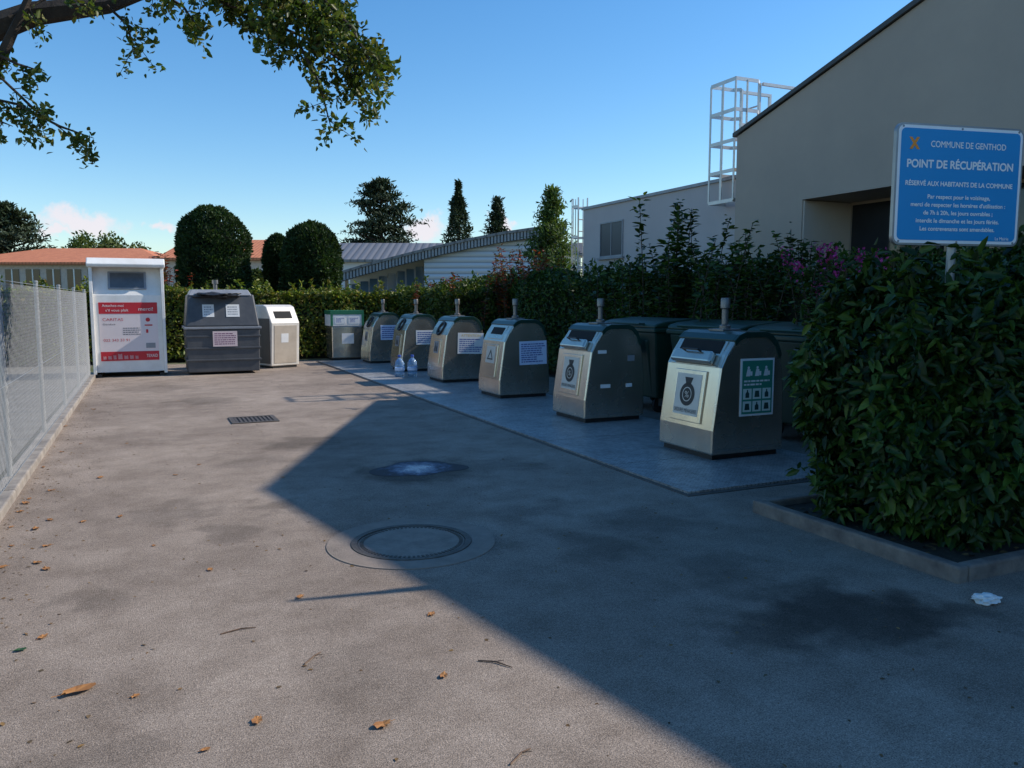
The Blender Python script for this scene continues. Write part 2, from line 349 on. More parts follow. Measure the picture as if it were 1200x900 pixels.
def platemat():
    m, nt, out = newmat('tread_plate'); p = nd(nt, 'ShaderNodeBsdfPrincipled'); nt.links.new(p.outputs[0], out.inputs[0])
    tc = nd(nt, 'ShaderNodeTexCoord'); mp = nd(nt, 'ShaderNodeMapping'); mp.inputs['Rotation'].default_value = (0, 0, .785); nt.links.new(tc.outputs['Object'], mp.inputs['Vector'])
    ck = nd(nt, 'ShaderNodeTexBrick'); ck.inputs['Scale'].default_value = 9; ck.inputs['Mortar Size'].default_value = .03; nt.links.new(mp.outputs[0], ck.inputs['Vector'])
    c = ramp(nt, noise(nt, 2.2, 7, .7), [(.33, (.28, .27, .26)), (.68, (.48, .465, .45))])
    c = mul(nt, c, ramp(nt, noise(nt, 24, 5, .8), [(.35, (.55, .55, .55)), (.6, (1.18, 1.18, 1.18))]))
    c = mul(nt, c, ramp(nt, ck.outputs['Fac'], [(0, (1, 1, 1)), (1, (.55, .55, .55))]))
    nt.links.new(c, p.inputs['Base Color']); p.inputs['Metallic'].default_value = .2; p.inputs['Roughness'].default_value = .46
    b = nd(nt, 'ShaderNodeBump'); b.inputs['Strength'].default_value = .8; b.inputs['Distance'].default_value = .006; b.invert = True
    nt.links.new(ck.outputs['Fac'], b.inputs['Height']); nt.links.new(b.outputs[0], p.inputs['Normal'])
    return m
plate = platemat()
PX0, PX1 = 3.76, 5.72
b = MB(); b.box(PX0-.04, 4.91, -.02, PX1+.04, 19.85, .006)
tag(b.build('platform_frame', iron), kind='structure')
b = MB(); ys = [4.96, 6.1, 7.45, 9.95, 12.45, 14.95, 17.45, 19.8]
for y0, y1 in zip(ys, ys[1:]): b.box(PX0, y0+.006, 0, PX1, y1-.006, .022)
tag(b.build('pavement', plate), kind='structure')
t = MB(); y = -6.0
while y < 17.4: t.box(-1.13, y, -.02, -.97, y+.99, .07+random.uniform(-.004, .004)); y += 1.0
tag(t.build('kerb', conc, bevel=.012), kind='structure')
pk = thing('planter_kerb', 'low concrete kerb edging the planting bed under the blue sign', 'kerb', (3.86, 2.76, 0))
b = MB(); b.box(0, 0, -.02, .08, 1.6, .09); b.build('edging_stone', concd, pk, bevel=.014)
for i in range(5):
    b = MB(); b.box(.085+i*.9, 0, -.02, .085+i*.9+.892, .08, .09+random.uniform(-.004, .004)); b.build('edging_stone', concd, pk, bevel=.014)
b = MB(); b.box(.085, 1.52, -.02, 4.0, 1.6, .09); b.build('edging_stone', concd, pk, bevel=.014)
sheet('planter_soil', 3.94, 2.84, 8.3, 4.28, .04, soil)
n = 2600
xs = np.concatenate([-.95+rng.exponential(.22, 900), 3.7-rng.exponential(.12, 250), rng.uniform(-.9, 3.5, 650), rng.uniform(4.0, 7.5, 800)]); ysn = np.concatenate([rng.uniform(1.5, 17, 900), rng.uniform(5, 19, 250), rng.uniform(1.5, 16, 650), rng.uniform(2.86, 4.25, 800)])
zs = np.concatenate([np.full(1800, .002), np.full(800, .045)]); P = np.stack([xs, ysn, zs], 1)
Lc = np.concatenate([rng.uniform(.006, .028, 1800), rng.uniform(.02, .06, 800)])
lit = leafobj('leaf_litter', P, rnd(n)*np.array([1, 1, .12]), np.tile([0, 0, 1.], (n, 1))+rnd(n)*.2, Lc, LM('dry_crumbs', [(.09, .055, .03), (.22, .12, .05), (.14, .10, .06), (.30, .17, .06)], 0, .8), None, .6, .1, .05); tag(lit, kind='stuff')
# ------------------------------------------------------------------ manhole, puddle, drain, litter
mh = thing('manhole', 'large round manhole with concrete ring and iron rim on the asphalt', 'manhole', (1.44, 4.68, 0))
gf = frame((0, 0, 0), (1, 0, 0), (0, 1, 0))
b = MB(); b.ring(gf, 0, 0, .375, .52, -.02, .005, 64); b.build('concrete_ring', M('manhole_concrete', (.30, .24, .195), (.20, .16, .13), 5, .9, 0, .8, 70), mh)
b = MB(); b.ring(gf, 0, 0, .335, .372, -.02, .009, 64)
b.build('rim', iron, mh)
b = MB(); b.disc(gf, 0, 0, .328, -.02, .004, 64)
b.build('cover', M('manhole_infill', (.31, .25, .205), (.19, .155, .125), 7, .85, 0, .8, 60), mh)
b = MB()
for k in range(72):
    a = 2*math.pi*k/72; c, s_ = math.cos(a), math.sin(a)
    f = frame((c*.308, s_*.308, .004), (c, s_, 0), (-s_, c, 0)); b.rect(f, -.012, -.007, .012, .007, 0, .004)
b.build('studs', iron, mh)
def blob(n, r, seed, amp=.2, ax=1, ay=1):
    rr = random.Random(seed); ph = [rr.random()*6.28 for _ in range(5)]; out = []
    for k in range(n):
        a = 2*math.pi*k/n; q = r*(1+amp*sum(math.sin((i+2)*a+ph[i])/(i+1.5) for i in range(5))); out.append((ax*q*math.cos(a), ay*q*math.sin(a)))
    return out
def watermat():
    m, nt, out = newmat('puddle_water'); p = nd(nt, 'ShaderNodeBsdfPrincipled'); nt.links.new(p.outputs[0], out.inputs[0])
    tc = nd(nt, 'ShaderNodeTexCoord'); l = nd(nt, 'ShaderNodeVectorMath', operation='LENGTH'); nt.links.new(tc.outputs['Object'], l.inputs[0])
    ad = nd(nt, 'ShaderNodeMath', operation='MULTIPLY_ADD'); nt.links.new(noise(nt, 8, 7, .8), ad.inputs[0]); ad.inputs[1].default_value = .8; nt.links.new(l.outputs['Value'], ad.inputs[2])
    nt.links.new(ramp(nt, ad.outputs[0], [(.50, (.07, .10, .20)), (.72, (.075, .065, .065))]), p.inputs['Base Color'])  # blue sky reflection painted into base colour and specular tint
    nt.links.new(ramp(nt, ad.outputs[0], [(.48, (.20, .20, .20)), (.70, (.75, .75, .75))]), p.inputs['Roughness'])
    nt.links.new(ramp(nt, ad.outputs[0], [(.50, (.32, .32, .32)), (.70, (.12, .12, .12))]), p.inputs['Specular IOR Level'])
    nt.links.new(ramp(nt, ad.outputs[0], [(.50, (.55, .72, 1)), (.70, (1, 1, 1))]), p.inputs['Specular Tint'])
    return m
g = G(489, 549)
b = MB(); b.poly(frame((0, 0, 0), (1, 0, 0), (0, 1, 0)), blob(48, .36, 3, .22, 1.0, .95), -.01, .003)
o = b.build('puddle', watermat()); o.location = (g.x, g.y, 0); tag(o, kind='structure')
g = G(297, 492)
dr = thing('drain_grate', 'square iron drain grate set in the sunlit asphalt', 'drain', (g.x, g.y, 0))
b = MB(); b.box(-.27, -.27, -.05, .27, .27, .003); b.build('pit', holem, dr)
b = MB()
for i in range(9): b.box(-.22+i*.05, -.22, .002, -.22+i*.05+.028, .22, .010)
b.build('bars', iron, dr)
b = MB(); b.box(-.28, -.28, 0, .28, -.225, .012); b.box(-.28, .225, 0, .28, .28, .012); b.box(-.28, -.225, 0, -.225, .225, .012); b.box(.225, -.225, 0, .28, .225, .012); b.build('surround', iron, dr)
def crumple(name, r, seed, mat, sq=.55):
    bm = bmesh.new(); bmesh.ops.create_icosphere(bm, subdivisions=4, radius=r)
    P = np.array([v.co for v in bm.verts]); d = .35*np.abs(lump(P, 3.2/r, seed))+.16*lump(P, 9/r, seed+1)
    for v, q in zip(bm.verts, d): v.co *= (1-q); v.co.z *= sq; v.co.x *= 1.35
    me = bpy.data.meshes.new(name); bm.to_mesh(me); bm.free(); me.materials.append(mat)
    o = bpy.data.objects.new(name, me); COL.objects.link(o); return o
g = G(1155, 706); o = crumple('crumpled_tissue', .055, 5, paper); o.location = (g.x, g.y, .02)
tag(o, 'crumpled white tissue lying on the shaded asphalt beside the planter kerb', 'litter')
def leafmesh(mat, seed):
    r = random.Random(seed); b = MB(); n = 14; vs = [(0, 0, .004)]
    for k in range(n):
        a = 2*math.pi*k/n; q = .03*(1+.35*(k % 2)*r.random()+.3*math.cos(a)); vs.append((q*1.25*math.cos(a), q*.8*math.sin(a), .004+.012*r.random()))
    b.add(vs, [(0, 1+k, 1+(k+1) % n) for k in range(n)]); b.tube([(-.02, 0, .005), (-.055, .006, .008)], .0015, 4)
    return b.build('fallen_leaf', mat, recalc=False)
LF = [leafmesh(leafdry, i) for i in range(3)]
spots = [(352,700),(157,817),(521,792),(5,665),(55,667),(57,640),(245,668),(503,721),(48,748),(120,560),(205,557),(60,575),(30,590),(95,520),(75,500),(50,548),(22,600),(150,520),(232,545),(14,640),(450,850),(330,560),(110,480),(88,470),(142,606),(180,640),(60,610),(300,845),(208,470),(40,620),(72,530),(15,618),(36,585),(240,880),(98,612),(45,660)]
used = set()
for i, (px, py) in enumerate(spots):
    k = i % 3
    o = LF[k] if k not in used else LF[k].copy()
    if k in used: COL.objects.link(o)
    used.add(k); g = G(px+random.uniform(-2, 2), py); o.location = (g.x, g.y, .002); o.rotation_euler = (0, 0, random.random()*6.28); s_ = random.uniform(.4, .85); o.scale = (s_,)*3
    tag(o, 'small dry brown leaf fallen on the sunlit asphalt', 'leaf', 'dry brown leaves scattered on the sunlit asphalt')
o = LF[0].copy(); COL.objects.link(o); del o['group']; g = G(88, 812); o.location = (g.x, g.y, .002); o.rotation_euler = (0, 0, .4); o.scale = (1.5, 1.1, 1.1)
tag(o, 'large flat orange leaf on the asphalt at lower left, the biggest fallen leaf', 'leaf')
o = leafmesh(leafgreen, 9); g = G(22, 763); o.location = (g.x, g.y, .002); o.scale = (.6,)*3; tag(o, 'single dark green fallen leaf on the asphalt near the left edge', 'leaf')
for (a_, b_, lab) in (((357, 779), (376, 765), 'short curved dry twig on the sunlit asphalt in the foreground'), ((560, 775), (600, 783), 'dry twig lying at the edge of the building shadow'), ((258, 744), (300, 736), 'thin dry twig at the tip of the narrow sign shadow'), ((598, 897), (622, 878), 'forked dry twig at the bottom edge of the asphalt')):
    p, q = G(*a_), G(*b_); b = MB(); mid = (q-p)*.5+Vector((.01, .015, .006))
    b.tube([(0, 0, .004), mid, q-p+Vector((0, 0, .004))], [.003, .0035, .002], 5); b.tube([mid, mid+Vector((.03, -.02, .008))], [.002, .001], 4)
    o = b.build('twig', twig); o.location = p; tag(o, lab, 'twig')
# ------------------------------------------------------------------ fence
FX = -1.05; fh = 1.66
fe = thing('wire_fence', 'tall galvanised chain link fence along the left edge of the yard', 'fence', (FX, 8, 0))
b = MB(); Y0, Y1 = -9.0, 9.3; sp = .068; z0, z1 = .08, fh-.02; hh = z1-z0
def wire(b, ya, za, yb, zb, x, r=.0015):
    p, q = Vector((x, ya, za)), Vector((x, yb, zb)); d = (q-p).normalized(); u = Vector((1, 0, 0)); w = d.cross(u)
    vs = [c+u*r*math.cos(a)+w*r*math.sin(a) for c in (p, q) for a in (0, 2.09, 4.19)]
    b.add(vs, [(0, 1, 4, 3), (1, 2, 5, 4), (2, 0, 3, 5)])
yy = Y0-hh
while yy < Y1:
    for sgn in (1, -1):
        a, c = (yy, yy+hh); za, zb = (z0, z1) if sgn == 1 else (z1, z0)
        if a < Y0: za += (zb-za)*(Y0-a)/hh; a = Y0
        if c > Y1: zb = za+(zb-za)*(Y1-a)/(c-a); c = Y1
        if c-a > .01: wire(b, a, za, c, zb, .0016*sgn)
    yy += sp
b.build('mesh', wirem, fe, recalc=False)
for z in (fh, fh*.5, .08):
    b = MB(); b.tube([(.006, Y0, z), (.006, Y1, z)], .0025, 6); b.build('tension_wire', galv, fe)
y = Y1
while y > Y0-.01:
    b = MB(); b.tube([(-.03, y, 0), (-.03, y, fh+.03)], .022, 12); b.lathe([(.026, 0), (.026, .012), (.015, .022)], (-.03, y, fh+.03), 12); b.build('post', galv, fe, smooth=True); y -= 2.44
# ------------------------------------------------------------------ underground container pods
PROF = [(0, .05), (.005, .28), (.09, .86), (.15, .98), (.235, 1.10), (.29, 1.15), (.36, 1.175), (.60, 1.175), (.67, 1.15), (.74, 1.08), (.79, .96), (.825, .80), (.845, .60), (.85, .30), (.85, .05)]
PW = .42
pgreen = M('poster_green', (.03, .22, .15), (.035, .24, .165), 4, .4); pink_ = M('poster_ink', (.02, .06, .05)); labelm = M('label_white', (.60, .575, .53), (.52, .50, .46), 4, .45, .3)
picw = M('pictogram_pale', (.62, .74, .68), (.58, .70, .64), 5, .5)
def pod(yc, xf, kind, label, side):
    t = thing('waste_container', label, 'waste container', (xf, yc, .02), 0, 'steel waste containers standing on the metal plates')
    b = MB(); b.box(.04, -PW+.04, 0, .81, PW-.04, .055); b.build('plinth', blackm, t)
    b = MB(); b.prism(PROF, 'y', -PW, PW); b.build('body', steel, t, bevel=.02, seg=3)
    arc = PROF[4:11]; c0 = Vector((.44, .45)); outp = []; inn = []
    for q in arc:
        d = (Vector(q)-c0); d.normalize(); outp.append((q[0]+d.x*.014, q[1]+d.y*.014)); inn.append((q[0]-d.x*.04, q[1]-d.y*.04))
    b = MB(); b.prism(outp+inn[::-1], 'y', -PW-.010, -PW+.02); b.prism(outp+inn[::-1], 'y', PW-.02, PW+.010)
    b.prism(outp+[(q[0]-(q[0]-.44)*.03, q[1]-.03) for q in outp][::-1], 'y', -PW+.0205, PW-.0205); b.build('cover', darkgreen, t, bevel=.004)
    fr = frame((.005, 0, .28), (0, -1, 0), (.085, 0, .58)); fi = frame((.09, 0, .86), (0, -1, 0), (.145, 0, .24))
    sd = frame((0, -PW, 0), (1, 0, 0), (0, 0, 1))
    b = MB(); b.rect(sd, .035, .09, .815, .105, .001, .005); b.build('side_seam', steel2, t)
    if kind == 'bag':
        b = MB(); b.rect(fi, -.35, .0, .35, .275, 0, .012); b.build('intake_frame', steel, t, bevel=.004)
        b = MB(); b.rect(fi, -.31, .14, .31, .27, .013, .018); b.build('opening', holem, t)
        b = MB(); b.poly(fi, [(-.31, .01), (.31, .01), (.29, .135), (-.29, .135)], .0125, .08); b.build('flap', steel, t, bevel=.025, seg=3)
        b = MB(); b.tube([fi[0]+fi[1]*u+fi[2]*.115+fi[3]*w for u, w in ((-.12, .07), (-.12, .115), (.12, .115), (.12, .07))], .010, 6); b.build('handle', blackm, t)
        b = MB(); b.rect(fr, -.24, .04, .24, .54, 0, .018); b.build('door_panel', steel, t, bevel=.006)
        b = MB(); b.rect(fr, -.19, .10, .19, .50, .018, .021); lb = b.build('label', labelm, t)
        b = MB(); b.disc(fr, 0, .30, .112, .021, .0245, 24)
        b.poly(fr, [(-.03, .39), (.03, .39), (.062, .465), (-.062, .465)], .021, .0245); b.build('icon', blackm, lb)
        b = MB(); b.text(fr, 'ORDURES MENAGERES', 0, .125, .038, .35, eps=.023)
        b.build('lettering', blackm, lb, recalc=False)
        b = MB(); b.ring(fr, 0, .30, .062, .070, .025, .026); b.text(fr, '%', 0, .27, .06, .065, eps=.027); b.build('emblem', labelm, lb, recalc=False)
    elif kind == 'tri':
        b = MB(); b.rect(fi, -.28, .03, .28, .265, 0, .012); b.build('intake_frame', steel, t, bevel=.004)
        b = MB(); b.rect(fi, -.22, .11, .22, .23, .013, .016); b.build('opening', holem, t)
        b = MB(); b.rect(fr, -.24, .03, .24, .53, 0, .018); b.build('door_panel', steel, t, bevel=.006)
        b = MB(); b.rect(fr, -.17, .24, .17, .50, .018, .021); lb = b.build('label', labelm, t)
        b = MB()
        P3_ = [(0, .45), (-.11, .29), (.11, .29)]; Q3 = [(0, .41), (-.075, .31), (.075, .31)]
        for i in range(3):
            j = (i+1) % 3; b.poly(fr, [P3_[i], P3_[j], Q3[j], Q3[i]], .021, .024)
        b.build('icon', blackm, lb)
    else:
        b = MB(); b.ring(fi, 0, .12, .10, .145, 0, .03, 32); b.build('porthole_rim', blackm, t, smooth=True)
        b = MB(); b.disc(fi, 0, .12, .101, .001, .006, 32); b.build('opening', holem, t)
        b = MB(); b.rect(fr, -.22, .04, .22, .50, 0, .015); b.build('door_panel', steel, t, bevel=.006)
        b = MB(); b.rect(fr, -.12, .24, .12, .46, .015, .018); lb = b.build('label', greyl, t)
        for dx in (-.045, .045):
            b = MB(); b.poly(fr, [(dx-.03, .27), (dx+.03, .27), (dx+.03, .35), (dx+.012, .38), (dx+.012, .43), (dx-.012, .43), (dx-.012, .38), (dx-.03, .35)], .018, .021)
            b.build('icon', blackm, lb)
    b = MB(); b.box(.35, -.11, 1.182, .57, .11, 1.205); b.build('lifting_plate', postm, t, bevel=.004)
    b = MB(); b.lathe([(.055, 0), (.055, .03), (.032, .04), (.032, .19), (.046, .20), (.046, .285), (.04, .30)], (.46, 0, 1.205), 20); b.build('lifting_post', postm, t, smooth=True)
    side(t, sd)
    return t
def lines(b, fr, u0, v0, u1, v1, n, w, seed=0, frac=.5):
    r = random.Random(seed); hh_ = (v1-v0)/n
    for i in range(n):
        u = u0; v = v1-(i+1)*hh_
        end = u1-(u1-u0)*r.choice([0, .05, .1, .35])
        while u < end-.012:
            l = r.uniform(.02, .06)*(u1-u0)/.35; b.rect(fr, u, v+hh_*.25, min(u+l, end), v+hh_*(.25+frac), w, w+.0008); u += l+.010
def side_poster(t, sd):
    b = MB(); b.rect(sd, .31, .40, .71, .94, .001, .006); p = b.build('poster', paper, t)
    b = MB(); b.rect(sd, .33, .42, .69, .92, .006, .008); b.build('green_field', pgreen, p)
    b = MB(); lines(b, sd, .35, .68, .67, .745, 2, .009, 3, .5); b.build('print', paper, p, recalc=False)
    for i in range(3):
        u = .40+i*.105; b = MB(); b.disc(sd, u, .855, .013, .009, .010, 12); b.poly(sd, [(u-.03, .775), (u+.018, .775), (u+.022, .84), (u-.014, .842)], .009, .010); b.rect(sd, u+.022, .78, u+.045, .82, .009, .010); b.build('pictogram', paper, p)
    for j in range(2):
        for i in range(3):
            u = .342+i*.115; v = .44+j*.118; b = MB(); b.rect(sd, u, v, u+.10, v+.10, .009, .0095); b.build('pictogram', picw, p)
            u = u+.05; v = v+.05; b = MB()
            if (i+j) % 2: b.poly(sd, [(u-.022, v-.035), (u+.022, v-.035), (u+.022, v+.005), (u+.007, v+.022), (u+.007, v+.04), (u-.007, v+.04), (u-.007, v+.022), (u-.022, v+.005)], .0100, .0106)
            else: b.poly(sd, [(u-.03, v-.032), (u+.03, v-.032), (u+.022, v+.028), (u-.022, v+.028)], .0100, .0106)
            b.build('pictogram', pink_, p)
def side_small(t, sd):
    for (u, v, w, h) in ((.18, .84, .12, .04), (.22, .42, .14, .045), (.60, .74, .10, .07), (.58, .42, .09, .045)):
        b = MB(); b.rect(sd, u, v, u+w, v+h, .001, .003); b.build('sticker', paper if u != .60 else greyl, t)
def side_blue(u0, v0, u1, v1, mat, n, seed, head=None, hm=None, tilt=0):
    def f(t, sd):
        O, U, V, N = sd; c, s_ = math.cos(tilt), math.sin(tilt); sd2 = (O+U*u0+V*v0, U*c+V*s_, V*c-U*s_, N); w, h = u1-u0, v1-v0
        b = MB(); b.rect(sd2, 0, 0, w, h, .001, .004); p = b.build('notice', mat, t)
        b = MB(); lines(b, sd2, .03, .03, w-.03, h-(.03 if not head else .10), n, .004, seed); b.build('print', blue, p)
        if head:
            b = MB(); b.text(sd2, head, w/2, h-.07, .045, w*.75, eps=.006); b.build('heading', hm or blue, p, recalc=False)
    return f
pods = [
 (6.27, 4.68, 'bag', 'nearest steel waste container, dark green pictogram poster on its side', side_poster),
 (8.74, 4.74, 'bag', 'second nearest steel waste container, small torn stickers on its side', side_small),
 (11.38, 4.77, 'tri', 'steel waste container with a triangle label and a plain pale blue side notice', side_blue(.34, .50, .80, .86, paperb, 9, 4, tilt=.02)),
 (13.95, 4.77, 'glass', 'steel bottle container with a notice headed ATTENTION on its side, third one down the row', side_blue(.30, .52, .80, .90, paper, 7, 5, 'ATTENTION', M('heading_yellow', (.75, .5, .05)), tilt=-.03)),
 (16.4, 4.75, 'glass', 'steel bottle container standing directly behind the two water bottles', side_blue(.32, .56, .76, .86, paper, 6, 6)),
 (18.85, 4.7, 'glass', 'farthest domed steel bottle container of the row with a pale notice on its side', side_blue(.28, .55, .80, .90, paperb, 6, 7))]
for yc, xf, k, lab, sd_ in pods: pod(yc, xf, k, lab, sd_)
e = thing('battery_box', 'small pale collection box with green trim at the far end of the row', 'collection box', (4.15, 19.95, 0))
b = MB(); b.box(0, 0, .06, .78, .7, .86); b.build('body', steel2, e, bevel=.02)
b = MB(); b.box(-.02, -.02, .862, .80, .72, 1.15); b.build('top', white, e, bevel=.01)
gtrim = M('green_trim_paint', (.02, .14, .07), (.025, .16, .08), 4, .4)
b = MB(); b.box(-.03, -.03, 1.152, .81, .73, 1.25); b.box(-.03, -.03, .865, .03, -.021, 1.15); b.box(.75, -.03, .865, .81, -.021, 1.15); b.build('green_trim', gtrim, e, bevel=.003)
f_ = frame((0, -.02, 0), (1, 0, 0), (0, 0, 1))
for (u0, v0, u1, v1) in ((.08, .92, .34, 1.10), (.42, .92, .70, 1.10)):
    b = MB(); b.rect(f_, u0, v0, u1, v1, .001, .006); q = b.build('label', paper, e); b = MB(); lines(b, f_, u0+.03, v0+.03, u1-.03, v1-.03, 4, .006, 3); b.build('print', blue, q)
b = MB(); b.rect(f_, .25, .42, .55, .68, -.018, -.012); b.build('label', paper, e)
b = MB(); b.box(.05, .05, 0, .73, .65, .06); b.build('plinth', blackm, e)
# ------------------------------------------------------------------ water bottles
wb = M('clear_blue_plastic', (.45, .68, .95), (.52, .74, .97), 6, .08, 0, .1, 20, trans=.75)
bt = thing('water_bottle', 'left of two large clear blue water bottles standing on the metal plates', 'bottle', (4.42, 15.0, .022))
b = MB(); b.lathe([(.085, 0), (.095, .02), (.095, .09), (.088, .10), (.095, .11), (.095, .19), (.088, .20), (.095, .21), (.093, .27), (.06, .33), (.028, .36), (.028, .385)], n=20); b.build('bottle_body', wb, bt, smooth=True)
b = MB(); b.lathe([(.033, .386), (.033, .42), (.028, .424)], n=16); b.build('cap', M('blue_cap', (.05, .12, .5)), bt, smooth=True)
b = MB(); b.lathe([(.0965, .125), (.0965, .175)], n=20); b.build('label_band', paperb, bt, smooth=True)
c = copy_tree(bt); c.location = (4.66, 14.95, .022); c['label'] = 'right of two large clear blue water bottles, nearer the steel container'
# ------------------------------------------------------------------ green dumpsters
def dumpster(loc, label):
    t = thing('wheeled_dumpster', label, 'dumpster', loc, 0, 'dark green wheeled dumpsters behind the steel containers')
    b = MB(); b.frus((.10, -.58, .92, .58, .20), (0, -.66, 1.02, .66, 1.08))
    for k in range(5):
        y = -.45+k*.225; b.add([(.093, y-.03, .25), (.093, y+.03, .25), (-.008, y+.035, .98), (-.008, y-.035, .98), (.12, y-.03, .25), (.12, y+.03, .25), (.03, y+.035, .98), (.03, y-.035, .98)], [(0,1,2,3),(0,3,7,4),(1,5,6,2),(3,2,6,7),(0,4,5,1)])
    b.build('body', bingreen, t, bevel=.02)
    b = MB(); b.box(-.035, -.69, 1.08, 1.055, .69, 1.14); b.build('rim', bingreen, t, bevel=.015)
    pr = [(-.03, 1.142), (-.01, 1.19), (.12, 1.225), (.5, 1.26), (.9, 1.25), (1.04, 1.21), (1.05, 1.142)]
    b = MB(); b.prism(pr, 'y', -.68, .68); b.build('lid', bingreen, t, bevel=.02)
    b = MB(); b.tube([(-.07, -.4, 1.19), (-.07, .4, 1.19)], .016, 8); b.tube([(-.07, -.4, 1.19), (.0, -.4, 1.19)], .014, 6); b.tube([(-.07, .4, 1.19), (0, .4, 1.19)], .014, 6); b.build('handle', bingreen, t)
    for x in (.22, .80):
        for y in (-.45, .45):
            b = MB(); b.tube([(x, y-.025, .1), (x, y+.025, .1)], .1, 18); w = b.build('wheel', rubber, t, smooth=True)
            b = MB(); b.box(x-.03, y-.045, .09, x+.03, y-.03, .22); b.box(x-.03, y+.03, .09, x+.03, y+.045, .22); b.build('castor_fork', galv, w)
    for s_ in (-1, 1):
        b = MB(); b.tube([(.5, s_*.64, 1.0), (.5, s_*.74, 1.0)], .025, 12); b.build('lifting_pin', galv, t)
    f = frame((-.0, 0, .62), (0, -1, 0), (-.1, 0, .88)); b = MB(); b.rect(f, .12, .18, .36, .40, .055, .06); b.build('sticker', greyl, t)
    return t
dumpster((6.0, 9.35, 0), 'dark green wheeled dumpster, farthest of three, behind the second nearest steel container')
dumpster((6.02, 7.75, 0), 'dark green wheeled dumpster, middle one of the three in the building shade')
dumpster((6.0, 6.25, 0), 'dark green wheeled dumpster behind the nearest steel container, next to the leafy bush')
# ------------------------------------------------------------------ clothes container
cc = thing('clothes_container', 'tall white clothes donation container with red printed bands beside the wire fence', 'donation container', (-1.0, 17.45, 0), 0)
W_ = 1.32
b = MB(); b.prism([(-.0, .10), (.0, 1.60), (.24, 2.14), (1.14, 2.14), (1.14, .10)], 'x', .06, W_-.06); b.build('cabinet', white, cc)
for x0 in (0, W_-.058):
    b = MB(); b.prism([(-.06, .06), (-.06, 1.66), (-.02, 2.14), (1.16, 2.14), (1.16, .06)], 'x', x0, x0+.058); b.build('side_panel', white, cc, bevel=.006)
b = MB(); b.prism([(-.09, 2.142), (-.11, 2.20), (.02, 2.32), (1.18, 2.27), (1.18, 2.142)], 'x', -.03, W_+.03); b.build('hood', white, cc, bevel=.015)
f0 = frame((0, 0, 0), (1, 0, 0), (0, 0, 1)); fs = frame((0, 0, 1.60), (1, 0, 0), (0, .24, .54))
b = MB(); b.rect(fs, .32, .12, 1.0, .50, 0, .03); b.build('chute_frame', greyl, cc, bevel=.01)
b = MB(); b.rect(fs, .36, .15, .96, .46, .031, .035); b.build('chute_flap', M('chute_grey', (.10, .11, .12), (.16, .17, .18), 3, .35, .3), cc)
b = MB(); b.rect(f0, .14, .30, W_-.14, 1.238, 0, .003); b.build('pink_panel', M('pale_pink_print', (.84, .72, .70), (.80, .68, .66), 3, .5), cc)
b = MB(); b.rect(f0, .14, 1.24, W_-.14, 1.46, 0, .006); r1 = b.build('red_band', red, cc)
for a_ in (('Attachez-moi', .20, 1.375, .05, .38), ("s'il vous plaît", .26, 1.285, .05, .40), ('merci!', .84, 1.30, .065, .26)):
    b = MB(); b.text(f0, a_[0], a_[1], a_[2], a_[3], a_[4], 'l', .009); b.build('lettering', white, r1, recalc=False)
inkg = M('ink_grey', (.12, .12, .13))
b = MB(); b.text(f0, 'CARITAS', .20, 1.10, .055, .36, 'l', .006); b.build('lettering', red, cc, recalc=False)
b = MB(); b.text(f0, 'Genève', .20, 1.02, .035, .22, 'l', .006); b.build('lettering', inkg, cc, recalc=False)
b = MB(); lines(b, f0, .55, .82, .86, .98, 4, .005, 8, .35); b.build('small_print', inkg, cc)
b = MB(); b.text(f0, '022 343 33 91', .20, .70, .05, .46, 'l', .006); b.build('lettering', red, cc, recalc=False)
b = MB(); b.disc(f0, 1.0, 1.12, .04, .004, .007); b.rect(f0, .94, 1.0, 1.08, 1.025, .004, .007); b.rect(f0, .96, .86, 1.0, .93, .004, .007); b.build('red_print', red, cc, recalc=False)
b = MB(); b.rect(f0, .14, .32, W_-.14, .50, .004, .008); r2 = b.build('red_strip', red, cc)
rr = random.Random(4); u = .18
while u < W_-.50:
    w = rr.uniform(.05, .08); h = rr.uniform(.06, .12); b = MB(); b.poly(f0, [(u, .35), (u+w, .35), (u+w*.9, .35+h), (u+w*.5, .35+h*.85), (u, .35+h)], .008, .010); b.build('clothes_print', M('faded_pink_print', (.70, .30, .30)) if u < .2 else bpy.data.materials['faded_pink_print'], r2); u += w+.03
b = MB(); b.text(f0, 'TEXAID', W_-.27, .38, .06, .20, eps=.010); b.build('lettering', white, r2, recalc=False)
b = MB(); b.rect(f0, .95, .56, 1.12, .66, .004, .007); b.build('sticker', greyl, cc)
for x in (.04, W_-.14):
    b = MB(); b.box(x, 0, 0, x+.10, 1.1, .06); b.build('skid', blackm, cc)
